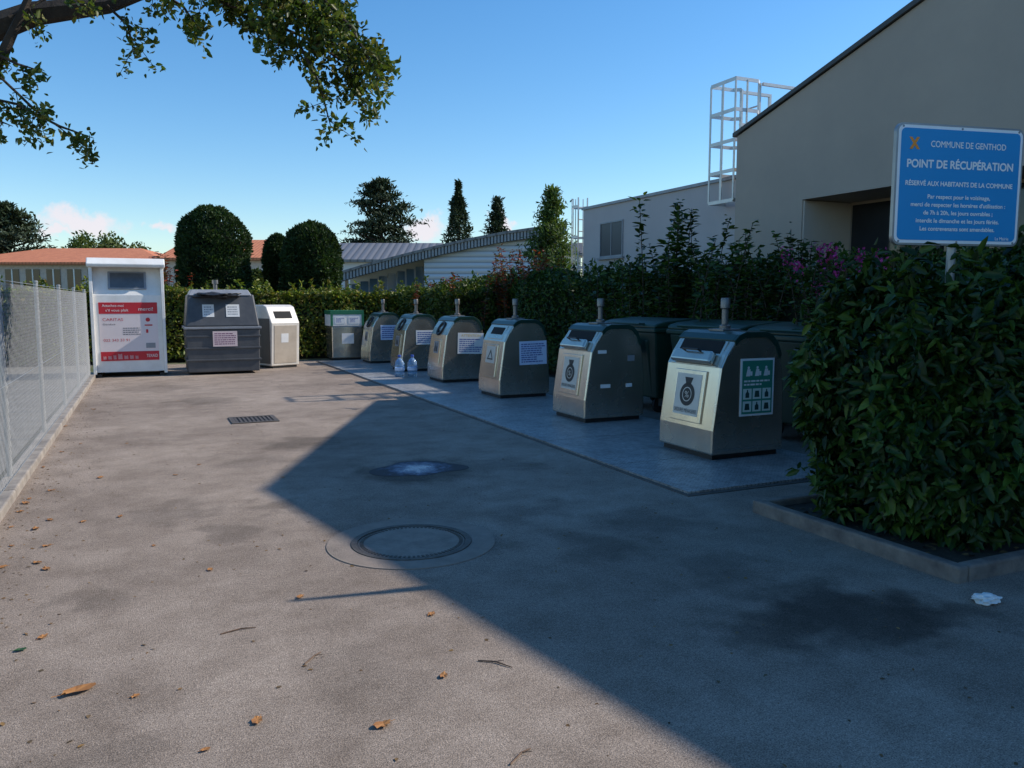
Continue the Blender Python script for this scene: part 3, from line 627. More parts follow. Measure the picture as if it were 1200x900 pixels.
# ------------------------------------------------------------------ grey container
gc = thing('oil_container', 'dark grey metal collection container with white stickers, right of the white donation container', 'container', (.68, 17.2, 0))
b = MB(); b.frus((.02, .02, 1.40, 1.1, .05), (0, 0, 1.42, 1.12, .92)); b.build('tank', greyc, gc, bevel=.02)
for z in (.28, .52, .76):
    b = MB(); b.box(-.012, -.012, z, 1.432, 1.0, z+.035); b.build('rib', greyc, gc, bevel=.006)
b = MB(); b.box(-.03, -.03, .922, 1.45, 1.15, .97); b.build('rim', greyl, gc, bevel=.008)
b = MB(); b.frus((.0, .02, 1.42, 1.10, .972), (.06, .20, 1.34, 1.0, 1.62)); b.build('hood', greyc, gc, bevel=.03)
b = MB(); b.frus((.08, .17, 1.30, .98, 1.60), (.14, .30, 1.24, .9, 1.72)); b.build('lid', greyl, gc, bevel=.02)
b = MB(); b.tube([(.62, .5, 1.70), (.62, .5, 1.84)], .04, 14); b.tube([(.62, .5, 1.84), (.62, .5, 1.92)], .06, 14); b.build('lifting_post', postm, gc, smooth=True)
o = crumple('lid_flap', .36, 11, blackm, .22); o.parent = gc; o.location = (.62, .22, 1.60)
fh_ = frame((0, .02, .972), (1, 0, 0), (0, .18, .648)); ft = frame((0, 0, 0), (1, 0, 0), (0, 0, 1))
for (u, v, w, h) in ((.33, .20, .22, .26), (.78, .20, .26, .26)):
    b = MB(); b.rect(fh_, u, v, u+w, v+h, .002, .008); s1 = b.build('sticker', paper, gc)
    b = MB(); lines(b, fh_, u+.03, v+.03, u+w-.03, v+h-.03, 4, .008, int(u*10)); b.build('print', greyl, s1)
b = MB(); b.rect(ft, .50, .57, .97, .88, .016, .022); s1 = b.build('notice', pinkp, gc); b = MB(); lines(b, ft, .53, .60, .94, .85, 6, .022, 5); b.build('print', M('purple_print', (.30, .14, .22)), s1)
# ------------------------------------------------------------------ cream steel box
pb = thing('can_container', 'narrow cream steel container with a sloped top, right of the dark grey one', 'container', (2.46, 18.15, 0), math.radians(22))
b = MB(); b.prism([(.06, .05), (0, 1.0), (.22, 1.36), (.34, 1.40), (.80, 1.40), (.86, 1.2), (.80, .05)], 'x', 0, .70); b.build('body', M('cream_steel', (.82, .77, .69), (.68, .63, .56), 4, .45, .1), pb, bevel=.02)
f = frame((0, .06, .05), (1, 0, 0), (0, -.06, .95)); f2 = frame((0, 0, 1.0), (1, 0, 0), (0, .22, .36)); fl_ = frame((0, .8, 0), (0, -1, 0), (0, 0, 1))
bp = M('beige_panel', (.55, .47, .38), (.46, .39, .31), 4, .5, .1)
b = MB(); b.rect(f, .07, .06, .63, .90, .001, .008); b.build('door_panel', bp, pb, bevel=.003)
b = MB(); b.rect(fl_, .06, .10, .72, 1.10, .001, .006); b.build('side_panel', M('taupe_side_panel', (.16, .14, .12), (.12, .105, .09), 4, .5, .1), pb)
b = MB(); b.rect(f2, .14, .12, .56, .30, .001, .006); b.build('opening', holem, pb)
b = MB(); b.rect(f, .24, .52, .42, .72, .008, .011); b.build('label', paper, pb)
b = MB(); b.box(.05, .08, 0, .65, .78, .05); b.build('plinth', blackm, pb)
# ------------------------------------------------------------------ sign
SD = 5.0; sc_ = C(1119, 218, SD); z1 = C(1119, 151, SD).z; z0 = C(1119, 286, SD).z
sg = thing('information_sign', 'blue and white notice board on a steel post rising from the leafy bush', 'sign', (sc_.x, sc_.y, 0), math.radians(-11))
f = frame((0, -.03, 0), (1, 0, 0), (0, 0, 1))
def rrect(u0, v0, u1, v1, r, n=6):
    out = []
    for cx, cy, a0 in ((u1-r, v0+r, -90), (u1-r, v1-r, 0), (u0+r, v1-r, 90), (u0+r, v0+r, 180)):
        for k in range(n+1):
            a = math.radians(a0+90*k/n); out.append((cx+r*math.cos(a), cy+r*math.sin(a)))
    return out
sw = .445
b = MB(); b.poly(f, rrect(-sw-.012, z0-.012, sw+.012, z1+.012, .05), -.022, .004); b.build('frame', M('sign_grey_edge', (.35, .36, .36), (.3, .3, .3), 5, .35, .6), sg)
b = MB(); b.poly(f, rrect(-sw, z0, sw, z1, .04), .0045, .006); b.build('white_border', signwhite, sg)
b = MB(); b.poly(f, rrect(-sw+.018, z0+.018, sw-.018, z1-.018, .03), .0062, .008); b.build('panel', signblue, sg)
E = .0095
def yv(py): return z1-(py-150)/(288-150)*(z1-z0)
def bold(b, f, tx, u, v, h, w, al, k):
    for (du, dv, de) in ((-k, 0, 0), (k, 0, .0002), (0, k, .0004), (0, -k, .0006)): b.text(f, tx, u+du, v+dv, h, w, al, E+de)
for (tx, u, py, h, w, al, k) in (('COMMUNE DE GENTHOD', .05, 174.5, .036, .54, 'c', .0008), ('POINT DE RÉCUPÉRATION', 0, 199, .046, .76, 'c', .0022), ('RÉSERVÉ AUX HABITANTS DE LA COMMUNE', 0, 220, .027, .77, 'c', .0012), ('Par respect pour le voisinage,', 0, 235, .024, .45, 'c', .001),
    ("merci de respecter les horaires d'utilisation :", 0, 244.5, .024, .68, 'c', .001), ('de 7h à 20h, les jours ouvrables ;', 0, 254, .024, .50, 'c', .001), ('interdit le dimanche et les jours fériés.', 0, 263.5, .024, .60, 'c', .001), ('Les contrevenants sont amendables.', 0, 273, .024, .54, 'c', .001), ('La Mairie', .38, 283, .019, .10, 'r', .0003)):
    b = MB(); bold(b, f, tx, u, yv(py), h, w, al, k); b.build('lettering', signwhite, sg, recalc=False)
b = MB(); cx, cy = -.335, yv(171)
for s_ in (-1, 1): b.poly(f, [(cx-s_*.026-.008, cy-.035), (cx-s_*.026+.012, cy-.035), (cx+s_*.026+.008, cy+.035), (cx+s_*.026-.012, cy+.035)], E-.001+.0006*s_, E+.0004+.0006*s_)
b.build('emblem', orange, sg)
for u in (-sw+.03, 0, sw-.03):
    for v in (z0+.009, z1-.009):
        b = MB(); b.disc(f, u, v, .007, .006, .0085, 10); b.build('rivet', greyl, sg)
b = MB(); b.tube([(0, 0, 0), (0, 0, z1-.05)], .026, 16); b.build('post', galv, sg, smooth=True)
# ------------------------------------------------------------------ beige building
XB = 9.0; YR = 5.36; ZR = 5.82
def roofz(y): return 4.19+.3*(10.8-y) if y > YR else ZR-.136*(YR-y)
bb = thing('office_building', 'large beige rendered building with a sloping roof line and recessed entrance on the right', 'building', (XB, 0, 0))
b = MB()
b.prism([(9.29, 0), (10.8, 0), (10.8, roofz(10.8)), (9.29, roofz(9.29))], 'x', 0, 14)
b.prism([(2.6, 3.0), (9.29, 3.0), (9.29, roofz(9.29)), (YR, ZR), (2.6, roofz(2.6))], 'x', 0, 14)
b.prism([(-12, 0), (2.6, 0), (2.6, roofz(2.6)), (-12, roofz(-12))], 'x', 0, 14)
b.box(.98, 2.6, 0, 14, 9.29, 3.0)
b.build('wall', beige, bb)
b = MB(); b.box(.02, 9.262, .0, .97, 9.287, 2.985); b.build('recess_wall', beigel, bb)
pts = [(10.86, roofz(10.8)), (YR, ZR+.002), (-12.1, roofz(-12.1)), (-12.1, roofz(-12.1)+.07), (YR, ZR+.08), (10.86, roofz(10.8)+.06)]
b = MB(); b.prism(pts, 'x', -.05, 14.05); b.build('roof', fascia, bb)
for i in range(4):
    y = 9.2-i*1.6
    b = MB(); b.box(.93, y-1.5, .05, .97, y, 2.95); w = b.build('window', glass, bb)
    b = MB(); b.box(.90, y-1.56, 0, .975, y-1.5, 2.98); b.box(.90, y-1.5, 2.0, .975, y, 2.06); b.build('window_frame', fascia, w)
# ------------------------------------------------------------------ white annex
wx = 9.5
an = thing('white_annex', 'low pale flat-roofed building with one square window behind the hedge', 'building', (wx, 10.8, 0))
b = MB(); b.box(0, .03, 0, 8, 6.0, 3.62); b.build('wall', annexm, an)
b = MB(); b.box(-.04, .03, 3.622, 8.04, 6.04, 3.68); b.build('coping', greyl, an)
b = MB(); b.box(-.012, 4.27, 2.50, .05, 5.18, 3.22); w = b.build('window', M('annex_glass', (.03, .035, .045), (.05, .055, .065), 1, .35, 0), an)
b = MB(); b.box(-.025, 4.24, 3.22, .02, 5.21, 3.25); b.box(-.025, 4.24, 2.47, .02, 5.21, 2.50); b.box(-.025, 4.24, 2.50, .02, 4.27, 3.22); b.box(-.025, 5.18, 2.50, .02, 5.21, 3.22); b.box(-.02, 4.71, 2.50, .01, 4.735, 3.22); b.build('window_frame', greyl, w)
b = MB(); b.box(-.07, 4.19, 2.42, 0.0, 5.26, 2.465); b.build('sill', greyl, w)
# ------------------------------------------------------------------ ladders
lad = M('aluminium_tube', (.66, .645, .61), (.54, .53, .51), 6, .4, .4)
def ladder(loc, rz, zb, zt, label, extra, wsc=1.0):
    t = thing('roof_ladder', label, 'ladder', loc, rz)
    t.scale = (wsc, wsc, 1)
    for s_ in (-.24, .24):
        b = MB(); b.box(s_-.028, -.018, zb, s_+.028, .018, zt); b.build('rail', lad, t)
    z = zb+.15
    while z < zt-.1:
        b = MB(); b.tube([(-.22, 0, z), (.22, 0, z)], .014, 6); b.build('rung', lad, t); z += .28
    z = zb+.7 if not extra else zb+.2
    while z <= zt+.01:
        if extra: P0 = [Vector(p) for p in ((-.24, 0, z), (-.34, -.12, z), (-.34, -.62, z), (.34, -.62, z), (.34, -.12, z), (.24, 0, z))]
        else: n = 11; P0 = [Vector((-.24, 0, z))]+[Vector((-.36*math.cos(math.pi*k/n), -.28-.42*math.sin(math.pi*k/n), z)) for k in range(n+1)]+[Vector((.24, 0, z))]
        b = MB()
        for p, q in zip(P0, P0[1:]):
            d = (q-p); nn = d.cross(Vector((0, 0, 1))).normalized()*.006; u_ = Vector((0, 0, .03))
            b.add([p-nn-u_, q-nn-u_, q-nn+u_, p-nn+u_, p+nn-u_, q+nn-u_, q+nn+u_, p+nn+u_], [(0,1,2,3),(7,6,5,4),(3,2,6,7),(4,5,1,0)])
        b.build('cage_hoop', lad, t, recalc=False); z += .72 if not extra else .50
    bars = ((-.34, -.36), (-.34, -.62), (0, -.62), (.34, -.62), (.34, -.36)) if extra else [(-.35*math.cos(math.pi*k/11), -.28-.41*math.sin(math.pi*k/11)) for k in (2, 4, 5.5, 7, 9)]
    for x, y in bars:
        b = MB(); b.box(x-.02, y-.008, zb+.2, x+.02, y+.008, zt); b.build('cage_bar', lad, t)
    if extra:
        for s_ in (-.30, .30):
            b = MB(); b.box(s_-.024, .02, zt-.05, s_+.024, .75, zt); b.box(s_-.024, .70, zt-1.1, s_+.024, .75, zt-.052); b.box(s_-.02, .02, zt-.60, s_+.02, .698, zt-.56); b.build('handrail', lad, t)
    return t
ladder((9.72, 11.35, 0), math.radians(-90), 3.0, 5.20, 'caged metal roof ladder at the corner of the beige building, larger of two', True, .95)
ladder((9.62, 17.05, 0), math.radians(180), 1.6, 3.95, 'small caged metal ladder at the far end of the pale flat-roofed building', False, .52)
# ------------------------------------------------------------------ hedges & bush
hedge('yard_hedge', 'long dark hedge between the dumpsters and the buildings on the right', 7.35, 4.9, .15, 8.5, 20.0, 1.90, 52000, .085, L_hedge, 'lft', .20, 2.2, 3, shoots=150)
hedge('back_hedge', 'low sunlit yellow green hedge closing the far end of the yard', -6.0, 20.9, .1, 7.3, 21.8, 1.72, 32000, .11, L_back, 'flt', .10, 2.5, 5, shoots=60)
hedge('corner_hedge', 'green hedge joining the back hedge behind the far steel containers', 6.2, 17.0, .1, 7.3, 20.85, 1.75, 12000, .09, LM('mixed_green_leaves', [(.04, .07, .012), (.08, .12, .02), (.12, .14, .03)], .3), 'flt', .16, 2.5, 6, shoots=30)
bu = thing('leafy_bush', 'dense glossy green bush growing around the blue sign post', 'bush', (5.62, 3.64, 0))
def sup(a, e): return np.stack([np.sign(np.cos(a))*np.abs(np.cos(a))**e, np.sign(np.sin(a))*np.abs(np.sin(a))**e], 1)
n1, n2 = 21000, 9000; a1 = rng.random(n1)*6.283; zz = .06+1.50*rng.random(n1)
r1_ = (1-.12*np.clip((.5-zz)/.5, 0, 1)-.20*np.clip((zz-.9)/.7, 0, 1)**2); h1 = sup(a1, .65)*np.array([1.70, .80]); P1 = np.concatenate([h1*r1_[:, None], zz[:, None]], 1); N1 = np.stack([np.cos(a1), np.sin(a1), np.clip(zz-.9, 0, 1)], 1)
a2_ = rng.random(n2)*6.283; q2 = rng.random(n2)**.5; h2 = sup(a2_, .6)*np.array([1.42, .68])*q2[:, None]; P2 = np.concatenate([h2, (1.52+.12*(1-q2**2))[:, None]], 1); N2_ = np.tile([0, 0, 1.], (n2, 1))+rnd(n2)*.2
P = np.concatenate([P1, P2]); out_ = nrm(np.concatenate([N1, N2_])); n = len(P)
P = P+out_*(.17*lump(P, 3.4, 21)+.11*lump(P, 9, 22)-rng.exponential(.08, n))[:, None]; P[:, 2] = np.maximum(P[:, 2], .06+rng.random(n)*.08)
for i in range(210):
    a = rng.random()*6.28; rr_ = rng.random()**.4; bs = np.array([1.5*math.cos(a)*rr_, .7*math.sin(a)*rr_, 1.48]); hgt = rng.uniform(.08, .38); m = int(hgt/.02)
    dd = np.array([rng.normal()*.35, rng.normal()*.35, 1]); q = bs+np.outer(np.linspace(0, hgt, m), dd); P = np.concatenate([P, q]); out_ = np.concatenate([out_, nrm(rnd(m)+np.array([0, 0, .6]))])
for i in range(120):
    a = math.pi*(.9+1.15*rng.random()); z = rng.uniform(.3, 1.45); bs = np.concatenate([sup(np.array([a]), .65)[0]*np.array([1.55, .70]), [z]]); hgt = rng.uniform(.12, .34); m = int(hgt/.02)
    dd = np.array([math.cos(a)*.8+rng.normal()*.3, math.sin(a)*.7+rng.normal()*.2, rng.uniform(.2, 1)]); q = bs+np.outer(np.linspace(0, hgt, m), dd); P = np.concatenate([P, q]); out_ = np.concatenate([out_, nrm(rnd(m)+np.array([0, -.4, .4]))])
m = len(P)
leafobj('foliage', P, out_*.45+rnd(m)*.55+np.array([0, 0, -.25]), out_+rnd(m)*.55+np.array([0, 0, .5]), .088*rng.uniform(.45, 1.4, m), L_bush, bu, .40, .2, .25)
bm = bmesh.new(); bmesh.ops.create_icosphere(bm, subdivisions=4, radius=1)
for v in bm.verts:
    q = v.co; q2 = Vector([math.copysign(abs(c_)**.6, c_) for c_ in q]); v.co = Vector((q2.x*1.22, q2.y*.44, q2.z*.66+.70))
me = bpy.data.meshes.new('shade_core'); bm.to_mesh(me); bm.free(); me.materials.append(core); o = bpy.data.objects.new('shade_core', me); COL.objects.link(o); o.parent = bu  # solid dark filler whose colour stands for shade inside the bush
for i in range(9):
    x, y = rng.uniform(-1.1, 1.1), rng.uniform(-.4, .4); b = MB(); b.tube([(x, y, 0), (x+rng.normal()*.06, y+rng.normal()*.05, .3), (x+rng.normal()*.15, y+rng.normal()*.1, .8)], [.022, .018, .012], 6); b.build('stem', bark, bu, smooth=True)
def shrub(name, label, base, shoots, L, mat, group=None, flower=None, spread=.03, asp=.42, step=.02):
    t = thing(name, label, 'shrub', base); Ps = []; Ds = []; st = MB(); fl = []
    for (dx, dy, z0_, z1_, lean, az) in shoots:
        pts = []; n = 9
        for k in range(n+1):
            f_ = k/n; z = z0_+(z1_-z0_)*f_; l = lean*f_*f_; pts.append(Vector((dx+l*math.cos(az), dy+l*math.sin(az), z)))
        st.tube(pts, [.010*(1-.8*k/n)+.002 for k in range(n+1)], 5)
        Lg = (z1_-z0_)+lean; m = int(Lg/step)
        for j in range(m):
            f_ = (j+.5)/m
            if f_ < .08: continue
            i0 = min(int(f_*n), n-1); fr_ = f_*n-i0; p = pts[i0].lerp(pts[i0+1], fr_); Ps.append(p+Vector(rng.normal(size=3))*spread); a = rng.random()*6.28; Ds.append((math.cos(a), math.sin(a), .35))
        fl.append(pts[-1])
    P = np.array(Ps); m = len(P)
    st.build('stems', bark, t, smooth=True)
    leafobj('foliage', P, np.array(Ds)+rnd(m)*.2, rnd(m)*.4+np.array([0, 0, 1]), L*rng.uniform(.6, 1.2, m), mat, t, asp)
    if flower:
        Q = []
        for p in fl[::2]:
            k = 28; Q.append(np.array(p)+rng.normal(size=(k, 3))*np.array([.035, .035, .05]))
        Q = np.concatenate(Q); leafobj('blossom', Q, rnd(len(Q)), rnd(len(Q)), .038*rng.uniform(.6, 1.2, len(Q)), flower, t, .8)
    return t
def rs(n, r, za, zb, zt0, zt1, lean):
    return [(rng.normal()*r, rng.normal()*r, rng.uniform(za, zb), rng.uniform(zt0, zt1), rng.uniform(0, lean), rng.random()*6.28) for _ in range(n)]
g = C(800, 340, 12.2); shrub('tall_shrub', 'tall arching leafy shoots rising above the dark hedge in front of the pale building', (g.x, g.y, 0), rs(15, .22, .5, 1.2, 2.2, 3.1, .5), .14, L_hedge)
g = C(895, 340, 10.6); shrub('tall_shrub', 'broad leafy shrub above the hedge below the beige wall corner', (g.x, g.y, 0), rs(44, .45, .6, 1.2, 1.9, 2.45, .4), .11, L_hedge)
g = C(748, 340, 13.5); shrub('tall_shrub', 'lower arching shrub left of the tallest hedge shoots, before the pale wall', (g.x, g.y, 0), rs(22, .45, .6, 1.2, 1.8, 2.3, .5), .12, L_hedge)
g = C(982, 330, 8.2); shrub('flowering_shrub', 'magenta flowering shrub beside the recessed entrance of the beige building', (g.x, g.y, 0), rs(40, .20, .4, 1.0, 1.6, 2.0, .3), .09, L_hedge, flower=L_purple)
g = C(612, 340, 18.3); shrub('red_shrub', 'red leaved shrub above the hedge in front of the grey metal building', (g.x, g.y, 0), rs(50, .5, .8, 1.3, 1.9, 2.7, .35), .10, L_red, step=.016)
g = C(545, 345, 20.5); shrub('red_shrub', 'lower reddish shrub at the left of the taller red one', (g.x, g.y, 0), rs(34, .5, .8, 1.2, 1.7, 2.1, .3), .10, L_red, step=.016)
g = C(192, 340, 22.5); shrub('tall_shrub', 'thin reddish green shrub between the white container and the clipped yew', (g.x, g.y, 0), rs(26, .22, .6, 1.3, 1.9, 2.9, .3), .12, L_red, step=.03)
def yew(px, dep, top, wpx, label, seed):
    g = C(px, 340, dep); r = wpx/2/FP*dep; h = H+(352-top)/FP*dep
    t = thing('clipped_yew', label, 'yew', (g.x, g.y, 0), 0, 'clipped dark yews behind the back hedge')
    n = 24000; z = rng.random(n)**.9*h; a = rng.random(n)*6.283; f = z/h
    rad = r*np.minimum(1, .84+.2*np.sin(np.minimum(f, 1)*2.6))*np.sqrt(np.clip(1-np.clip((f-.72)/.28, 0, 1)**2.3, 0.0, 1))
    D0 = np.stack([np.cos(a), np.sin(a), np.clip(f-.6, 0, 1)*1.5], 1); P = np.stack([np.cos(a)*rad, np.sin(a)*rad, z], 1)
    P += nrm(D0)*(.085*lump(P, 4, seed)+.04*lump(P, 12, seed+5)-np.abs(rng.normal(size=n))*.06)[:, None]
    leafobj('foliage', P, D0*.6+rnd(n)*.4+np.array([0, 0, .3]), D0+rnd(n)*.6, .11*rng.uniform(.6, 1.4, n), L_topi, t, .40)
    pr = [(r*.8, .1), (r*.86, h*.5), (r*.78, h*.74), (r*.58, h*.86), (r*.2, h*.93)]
    b = MB(); b.lathe(pr, n=20); b.build('shade_core', core, t); b = MB(); b.tube([(0, 0, 0), (0, 0, .5)], .12, 8); b.build('trunk', bark, t)  # turned dark solid carries the yew's inner shade as colour
yew(250, 24, 247, 80, 'left clipped dark yew with a broad rounded top behind the containers', 31)
yew(366, 24.5, 262, 62, 'right clipped dark yew with a flat rounded top behind the back hedge', 32)
yew(327, 26.5, 277, 30, 'narrower clipped yew partly hidden behind the right one', 33)
# ------------------------------------------------------------------ background trees
def conif(px, dep, top, wpx, label, kind, mat, L, n, group='distant conifers'):
    g = C(px, 340, dep); h = H+(352-top)/FP*dep; r = wpx/2/FP*dep; base = np.array([g.x, g.y, 0.]); Ps = []; limbs = []
    if kind == 'cedar':
        nb = 46
        for i in range(nb):
            f = .28+.70*(i/nb); z = h*f; prof = np.interp(f, [.28, .5, .62, .8, .92, 1.0], [.85, 1.0, .92, .62, .36, .1]); rr_ = r*prof*(.6+.6*rng.random()); a = i*2.4+rng.normal()*.4
            lay = z+rng.normal()*h*.006
            tip = np.array([math.cos(a)*rr_, math.sin(a)*rr_, lay+.04*rr_]); limbs.append(([base+np.array([0, 0, max(.1, lay-.2*rr_)]), base+tip], [.12, .03]))
            m = n//nb; s = rng.random(m)**.5; q = base+np.array([0, 0, lay])+(tip-np.array([0, 0, lay]))*s[:, None]; q += rng.normal(size=(m, 3))*np.array([.20, .20, .04])*r*(.35+.65*prof); Ps.append(q)
    elif kind == 'cypress':
        z = rng.random(n); a = rng.random(n)*6.28; rad = r*np.sin(np.clip(.12+z*.95, 0, 1)*math.pi)**.45*np.clip(1.15-z*.75, 0, 1)*(.6+.4*rng.random(n)); q = base+np.stack([np.cos(a)*rad, np.sin(a)*rad, h*(.06+.94*z)], 1)
        q += (nrm(np.stack([np.cos(a), np.sin(a), 0*a], 1))*(.16*r*lump(q, 7/r, 44))[:, None]); Ps.append(q)
    else:
        nb = 70
        for i in range(nb):
            f = .12+.87*(i/nb); z = h*f; rr_ = r*(1.03-f)*(.7+.55*rng.random()); a = rng.random()*6.28; tp = 1.08-f
            tip = np.array([math.cos(a)*rr_, math.sin(a)*rr_, z+.10*rr_]); limbs.append(([base+np.array([0, 0, z]), base+tip], [.04, .012]))
            m = int(n/nb*(.5+tp)); s = rng.random(m)**.7; q = base+np.array([0, 0, z])+(tip-np.array([0, 0, z]))*s[:, None]; q += rng.normal(size=(m, 3))*np.array([.17, .17, .10])*r*(.25+tp*.8); Ps.append(q)
    P = np.concatenate(Ps); N = nrm(P-base-np.array([0, 0, h*.4]))
    return tree('conifer' if kind != 'cedar' else 'cedar_tree', label, 'tree', tuple(base), [base, base+np.array([0, 0, h*.5]), base+np.array([0, 0, h*.97])], [h*.025, h*.016, h*.003], limbs, P, N, L, mat, group, .35)
conif(448, 66, 211, 82, 'tall wide cedar with layered dark branches behind the grey roofs', 'cedar', L_cedar, .36, 11000)
conif(538, 64, 217, 44, 'narrow pointed dark cypress right of the cedar', 'cypress', L_cedar, .32, 7000)
conif(582, 70, 234, 64, 'small distant dark fir between the cypress and the nearer light conifer', 'fir', L_cedar, .36, 7000)
conif(646, 27, 222, 118, 'loose light green conifer beside the caged ladder of the pale building', 'fir', L_lt, .15, 12000)
conif(8, 60, 240, 95, 'spreading dark cedar at the left edge behind the fence', 'cedar', L_cedar, .38, 10000)
def roundtree(px, dep, top, wpx, label, mat, n=5000, L=.35):
    g = C(px, 340, dep); h = H+(352-top)/FP*dep; r = wpx/2/FP*dep; base = np.array([g.x, g.y, 0.])
    cs = []; rs_ = []
    for i in range(22):
        d = rng.normal(size=3); d /= np.linalg.norm(d); q = base+np.array([0, 0, h*.62])+d*np.array([r*.75, r*.75, h*.27])*rng.random()**.4; cs.append(q); rs_.append(r*rng.uniform(.22, .38))
    P, N = clumpcrown(cs, rs_, n, L); limbs = [([base+np.array([0, 0, h*.3]), c_], [.14, .03]) for c_ in cs[:12]]
    return tree('round_tree', label, 'tree', tuple(base), [base, base+np.array([0, 0, h*.6])], [h*.03, h*.015], limbs, P, N, L, mat, 'rounded trees behind the tiled roofs')
roundtree(130, 75, 266, 90, 'rounded green tree above the orange roof behind the white container', L_far)
roundtree(408, 75, 268, 42, 'low rounded green tree left of the cedar', L_far, 3000)
roundtree(296, 31, 303, 26, 'small green tree between the two clipped yews', L_far, 3500, .16)
# ------------------------------------------------------------------ background houses
def house(name, label, px0, px1, dep, wallz, ridgez, d, wallm, roofm, wins=(), hip=0, chim=None):
    cpx = (px0+px1)/2; g = C(cpx, 340, dep); w = (px1-px0)/FP*dep; t = thing(name, label, 'house', (g.x, g.y, 0), -A)
    b = MB(); b.box(-w/2, 0, 0, w/2, d, wallz); b.build('wall', wallm, t)
    o_ = .4; x0, x1, y0, y1 = -w/2-o_, w/2+o_, -o_, d+o_; hp = hip; zb = wallz+.004
    b = MB(); vs = [(x0, y0, zb), (x1, y0, zb), (x1, y1, zb), (x0, y1, zb), (x0+hp, d/2, ridgez), (x1-hp, d/2, ridgez), (x0, y0, zb+.15), (x1, y0, zb+.15), (x1, y1, zb+.15), (x0, y1, zb+.15)]
    b.add(vs, [(0, 3, 2, 1), (0, 1, 7, 6), (1, 2, 8, 7), (2, 3, 9, 8), (3, 0, 6, 9), (6, 7, 5, 4), (8, 9, 4, 5), (7, 8, 5), (9, 6, 4)]); r = b.build('roof', roofm, t)
    if chim:
        for (cx_, zz) in chim:
            x = (cx_-cpx)/FP*dep; b = MB(); b.box(x-.35, d/2-.35, wallz, x+.35, d/2+.35, zz); b.box(x-.42, d/2-.42, zz, x+.42, d/2+.42, zz+.12); b.build('chimney', whiter, r)
    for (a, c_, z0_, z1_) in wins:
        x0_, x1_ = (a-cpx)/FP*dep, (c_-cpx)/FP*dep; b = MB(); b.box(x0_, -.04, z0_, x1_, .05, z1_); w_ = b.build('window', glass, t); b = MB(); b.box(x0_-.1, -.06, z0_-.12, x1_+.1, -.002, z0_-.005); b.box((x0_+x1_)/2-.04, -.06, z0_, (x0_+x1_)/2+.04, -.042, z1_); b.build('frame', white, w_)
    return t
def Z(py, dep): return H+(352-py)/FP*dep
house('tiled_house', 'long low house with an orange tiled roof seen over the wire fence', -60, 190, 52, Z(311, 52), Z(292, 57), 10, M('pink_wall', (.6, .5, .42)), tiles, [(8+i*24, 24+i*24, 1.4, Z(316, 52)) for i in range(7)], hip=4, chim=[(180, Z(283, 57))])
house('tiled_house', 'pinkish house with orange tiled roof and shuttered windows between the clipped yews', 196, 345, 50, Z(306, 50), Z(283, 55), 9, M('rose_wall', (.70, .56, .47)), tiles, [(288, 296, 2.0, 3.4), (304, 312, 2.0, 3.4), (320, 328, 2.0, 3.4)], hip=0, chim=[(206, Z(272, 55))])
house('grey_roofed_house', 'white house with a low grey metal roof behind the curved roof building', 388, 505, 50, Z(308, 50), Z(286, 54), 8, whiter, seam, [(405, 415, 1.8, 3.2), (425, 435, 1.8, 3.2)])
house('grey_roofed_house', 'small pale house whose grey roof shows right of the curved metal building', 575, 680, 62, Z(300, 62), Z(286, 66), 8, whiter, M('slate_roof', (.12, .11, .11)), [])
dep = 36; cpx = 512; g = C(cpx, 340, dep); ha = thing('metal_hall', 'modern hall with curved grey seamed roof, blue windows and corrugated walls', 'building', (g.x, g.y, 0), -A)
X = lambda px: (px-cpx)/FP*dep
arcp = [(X(402), Z(322, dep)), (X(430), Z(313.5, dep)), (X(470), Z(303, dep)), (X(510), Z(293, dep)), (X(550), Z(284, dep)), (X(590), Z(276.5, dep)), (X(625), Z(271.5, dep)), (X(660), Z(268, dep))]
th_ = .42
b = MB(); n = len(arcp)
lo = [(x, z-th_) for x, z in arcp]; b.prism(arcp+lo[::-1], 'y', -1.2, -1.05); fa = b.build('roof_edge', fascia, ha)
b = MB()
for i in range(70):
    x = arcp[0][0]+(arcp[-1][0]-arcp[0][0])*(i+.5)/70; z = np.interp(x, [q[0] for q in arcp], [q[1] for q in arcp]); b.box(x-.045, -1.24, z-th_+.02, x+.045, -1.2, z-.02)
b.build('seams', greyl, ha)
b = MB(); b.prism([(x, z+.03) for x, z in arcp]+[(x, z-.08) for x, z in arcp][::-1], 'y', -1.3, 9); b.build('roof', seam, ha)
b = MB(); pts = [(x, z-.1) for x, z in arcp if x > X(500)]; xa = X(500); za = np.interp(xa, [q[0] for q in arcp], [q[1] for q in arcp])-.1
b.prism([(xa, 0), (pts[-1][0]-.2, 0)]+[(pts[-1][0]-.2, pts[-1][1])]+pts[:-1][::-1]+[(xa, za)], 'y', -.9, 8.5); b.build('wall', corr, ha)
b = MB(); b.prism([(X(410), 0), (xa-.02, 0), (xa-.02, za-.02), (X(410), Z(322, dep)-.1)], 'y', .2, 8); b.build('rear_wall', whiter, ha)
for i in range(8):
    x0_ = X(412)+(X(498)-X(412))*i/8; x1_ = X(412)+(X(498)-X(412))*(i+1)/8-.08; zt = float(np.interp(x0_, [q[0] for q in arcp], [q[1] for q in arcp]))-.55
    b = MB(); b.box(x0_, .12, 1.3, x1_, .19, zt); b.build('window', bluegl, ha)
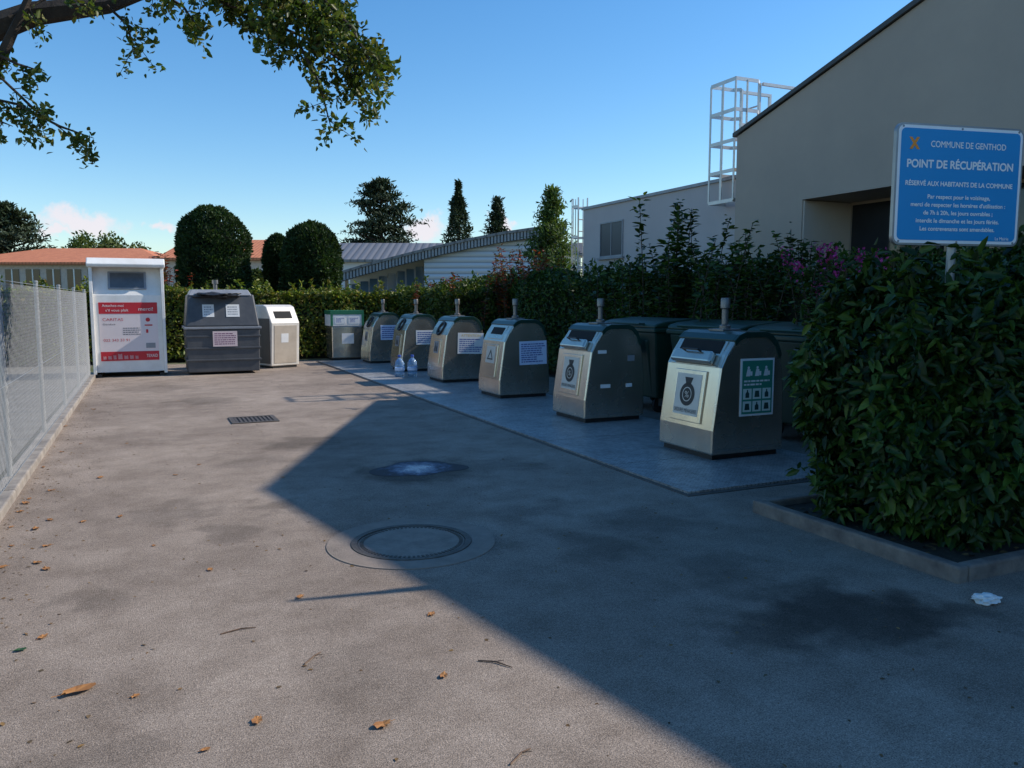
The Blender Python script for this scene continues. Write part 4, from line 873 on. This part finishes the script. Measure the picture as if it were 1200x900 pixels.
# ------------------------------------------------------------------ overhanging tree
D_ = 7.0
tb = C(-282, 400, D_); tb.z = 0
def P3(px, py, d=D_): return C(px, py, d)
top = Vector((tb.x+.25, tb.y-.1, 3.0)); top2 = Vector((tb.x+.1, tb.y+.3, 6.2))
limbs = [([top, P3(-150, 90), P3(-40, 45), P3(40, 16), P3(125, 6, 7.2), P3(200, -22, 7.3), P3(300, -60, 7.3)], [.16, .135, .115, .095, .07, .05, .03]),
 ([P3(-60, 55), P3(-10, 90, 6.9), P3(5, 60, 6.8), P3(30, 5, 6.8), P3(60, -60, 6.8)], [.06, .05, .045, .03, .02]),
 ([top, P3(-220, -100, 7.5), top2], [.15, .12, .05]), ([top, P3(-120, -100, 6), P3(0, -250, 6)], [.13, .09, .03]), ([top, top+Vector((-1.2, .6, 1.8)), top+Vector((-2.3, 1, 3))], [.12, .08, .03])]
tw = [([(200,-22),(290,15),(360,45),(415,80),(430,145)], 7.2, 640), ([(300,-10),(390,20),(452,78)], 7.4, 560), ([(350,50),(375,100),(388,150)], 7.1, 200), ([(350,-30),(410,30),(445,90)], 6.9, 480),
 ([(125,6),(150,30),(158,68)], 7.2, 130), ([(180,-14),(215,8),(235,36)], 7.3, 180), ([(-60,105),(20,122),(70,148),(110,162)], 6.9, 190), ([(-60,75),(0,90),(40,128),(84,160)], 7.1, 190),
 ([(250,-40),(320,15),(332,62)], 7.0, 260), ([(240,-40),(275,0),(290,25)], 7.4, 280), ([(-30,50),(20,75),(45,82)], 6.8, 80), ([(-60,120),(-10,138),(15,148)], 7.0, 90), ([(380,-30),(405,50),(415,115)], 7.3, 420), ([(320,-30),(360,10),(385,50)], 7.0, 400), ([(10,20),(60,-5),(110,-20)], 6.8, 80), ([(260,-30),(350,0),(420,40)], 7.1, 500)]
Ps = []
for pts, d0, k in tw:
    w = [P3(x, y, d0+rng.normal()*.08) for x, y in pts]; limbs.append((w, [.012]*(len(w)-1)+[.003]))
    for j in range(max(3, k//19)):
        s_ = rng.random()**.85*(len(w)-1); i0 = int(s_); p = w[i0].lerp(w[i0+1], s_-i0); q = p+Vector((rng.normal()*.13, rng.normal()*.16, -abs(rng.normal())*.12-.02)); limbs.append(([p, q], [.004, .002]))
        m = 28; f = rng.random(m)**.5; qq = np.array(p)+np.outer(f, np.array(q-p))+rng.normal(size=(m, 3))*.040; Ps.append(qq)
ncrown = 9000; cs = []; rs_ = []
for i in range(46):
    a = rng.random()*6.28; q = rng.random()**.5*3.1; z = 6.3+rng.random()*2.6-.12*q; cs.append((tb.x+math.cos(a)*q-.6, tb.y+math.sin(a)*q, z)); rs_.append(rng.uniform(.5, .9))
Pc, Nc = clumpcrown(cs, rs_, ncrown, .1)
for c_ in cs[:20]: limbs.append(([top2, Vector(c_)], [.05, .015]))
P = np.concatenate(Ps+[Pc]); N = rnd(len(P))
tree('broadleaf_tree', 'tree behind the fence whose leafy branch hangs into the sky at upper left', 'tree', tuple(tb), [tb, Vector((tb.x+.05, tb.y, 1.5)), top], [.26, .21, .18], limbs, P, N, .060, L_oak, None, .55)
# ------------------------------------------------------------------ world, sun, camera
ELEV = math.atan(.713); s2 = Vector((.99, -.14)).normalized()
sd = Vector((s2.x*math.cos(ELEV), s2.y*math.cos(ELEV), math.sin(ELEV)))
W = bpy.data.worlds.new('World'); S.world = W; W.use_nodes = True; nt = W.node_tree; nt.nodes.clear()
out = nd(nt, 'ShaderNodeOutputWorld'); bg = nd(nt, 'ShaderNodeBackground'); nt.links.new(bg.outputs[0], out.inputs[0])
sky = nd(nt, 'ShaderNodeTexSky', sky_type='NISHITA'); sky.sun_disc = False; sky.sun_elevation = ELEV; sky.sun_rotation = math.atan2(s2.x, s2.y); sky.air_density = 1.15; sky.dust_density = .25; sky.ozone_density = 4.0; sky.altitude = 300
hs = nd(nt, 'ShaderNodeHueSaturation'); hs.inputs['Saturation'].default_value = 1.25; hs.inputs['Value'].default_value = 1.35; nt.links.new(sky.outputs[0], hs.inputs['Color'])
tc = nd(nt, 'ShaderNodeTexCoord'); vec = tc.outputs['Generated']
nz = nd(nt, 'ShaderNodeTexNoise'); nz.inputs['Scale'].default_value = 22; nz.inputs['Detail'].default_value = 7; nz.inputs['Roughness'].default_value = .62; nt.links.new(vec, nz.inputs['Vector'])
ma = nd(nt, 'ShaderNodeVectorMath', operation='MULTIPLY_ADD'); nt.links.new(nz.outputs['Color'], ma.inputs[0]); ma.inputs[1].default_value = (.09, .09, .075); nt.links.new(vec, ma.inputs[2])
sb = nd(nt, 'ShaderNodeVectorMath', operation='SUBTRACT'); nt.links.new(ma.outputs[0], sb.inputs[0]); sb.inputs[1].default_value = (.045, .045, .0375)
tot = None
for (px, py, r) in ((88, 258, .024), (115, 260, .026), (180, 268, .014), (503, 272, .026), (590, 262, .014), (70, 275, .012)):
    v = ray(px, py)[0].normalized(); d = nd(nt, 'ShaderNodeVectorMath', operation='SUBTRACT'); nt.links.new(sb.outputs[0], d.inputs[0]); d.inputs[1].default_value = v
    m2 = nd(nt, 'ShaderNodeVectorMath', operation='MULTIPLY'); nt.links.new(d.outputs[0], m2.inputs[0]); m2.inputs[1].default_value = (1, 1, 1.9)
    l = nd(nt, 'ShaderNodeVectorMath', operation='LENGTH'); nt.links.new(m2.outputs[0], l.inputs[0])
    mr = nd(nt, 'ShaderNodeMapRange', interpolation_type='SMOOTHSTEP'); mr.inputs['From Min'].default_value = r*1.5; mr.inputs['From Max'].default_value = r*.5; mr.inputs['To Min'].default_value = 0; mr.inputs['To Max'].default_value = .85
    nt.links.new(l.outputs['Value'], mr.inputs['Value'])
    if tot is None: tot = mr.outputs[0]
    else:
        mx = nd(nt, 'ShaderNodeMath', operation='MAXIMUM'); nt.links.new(tot, mx.inputs[0]); nt.links.new(mr.outputs[0], mx.inputs[1]); tot = mx.outputs[0]
c = mul(nt, hs.outputs[0], (7.2, 6.6, 7.0), 'MIX', tot)
nt.links.new(c, bg.inputs['Color']); bg.inputs['Strength'].default_value = .128
su = bpy.data.lights.new('sun', 'SUN'); su.energy = 5.0; su.angle = math.radians(.53); su.color = (1, .93, .82)
so = bpy.data.objects.new('sun', su); COL.objects.link(so); so.rotation_euler = sd.to_track_quat('Z', 'Y').to_euler()
cam = bpy.data.cameras.new('camera'); co = bpy.data.objects.new('camera', cam); COL.objects.link(co); co.location = (0, 0, H); co.rotation_euler = (math.pi/2-TH, 0, -A)
cam.sensor_width = 36; cam.lens = FP/1200*36; cam.clip_end = 2000; cam.clip_start = .05; S.camera = co
S.view_settings.view_transform = 'Standard'; S.view_settings.look = 'None'; S.view_settings.exposure = 0
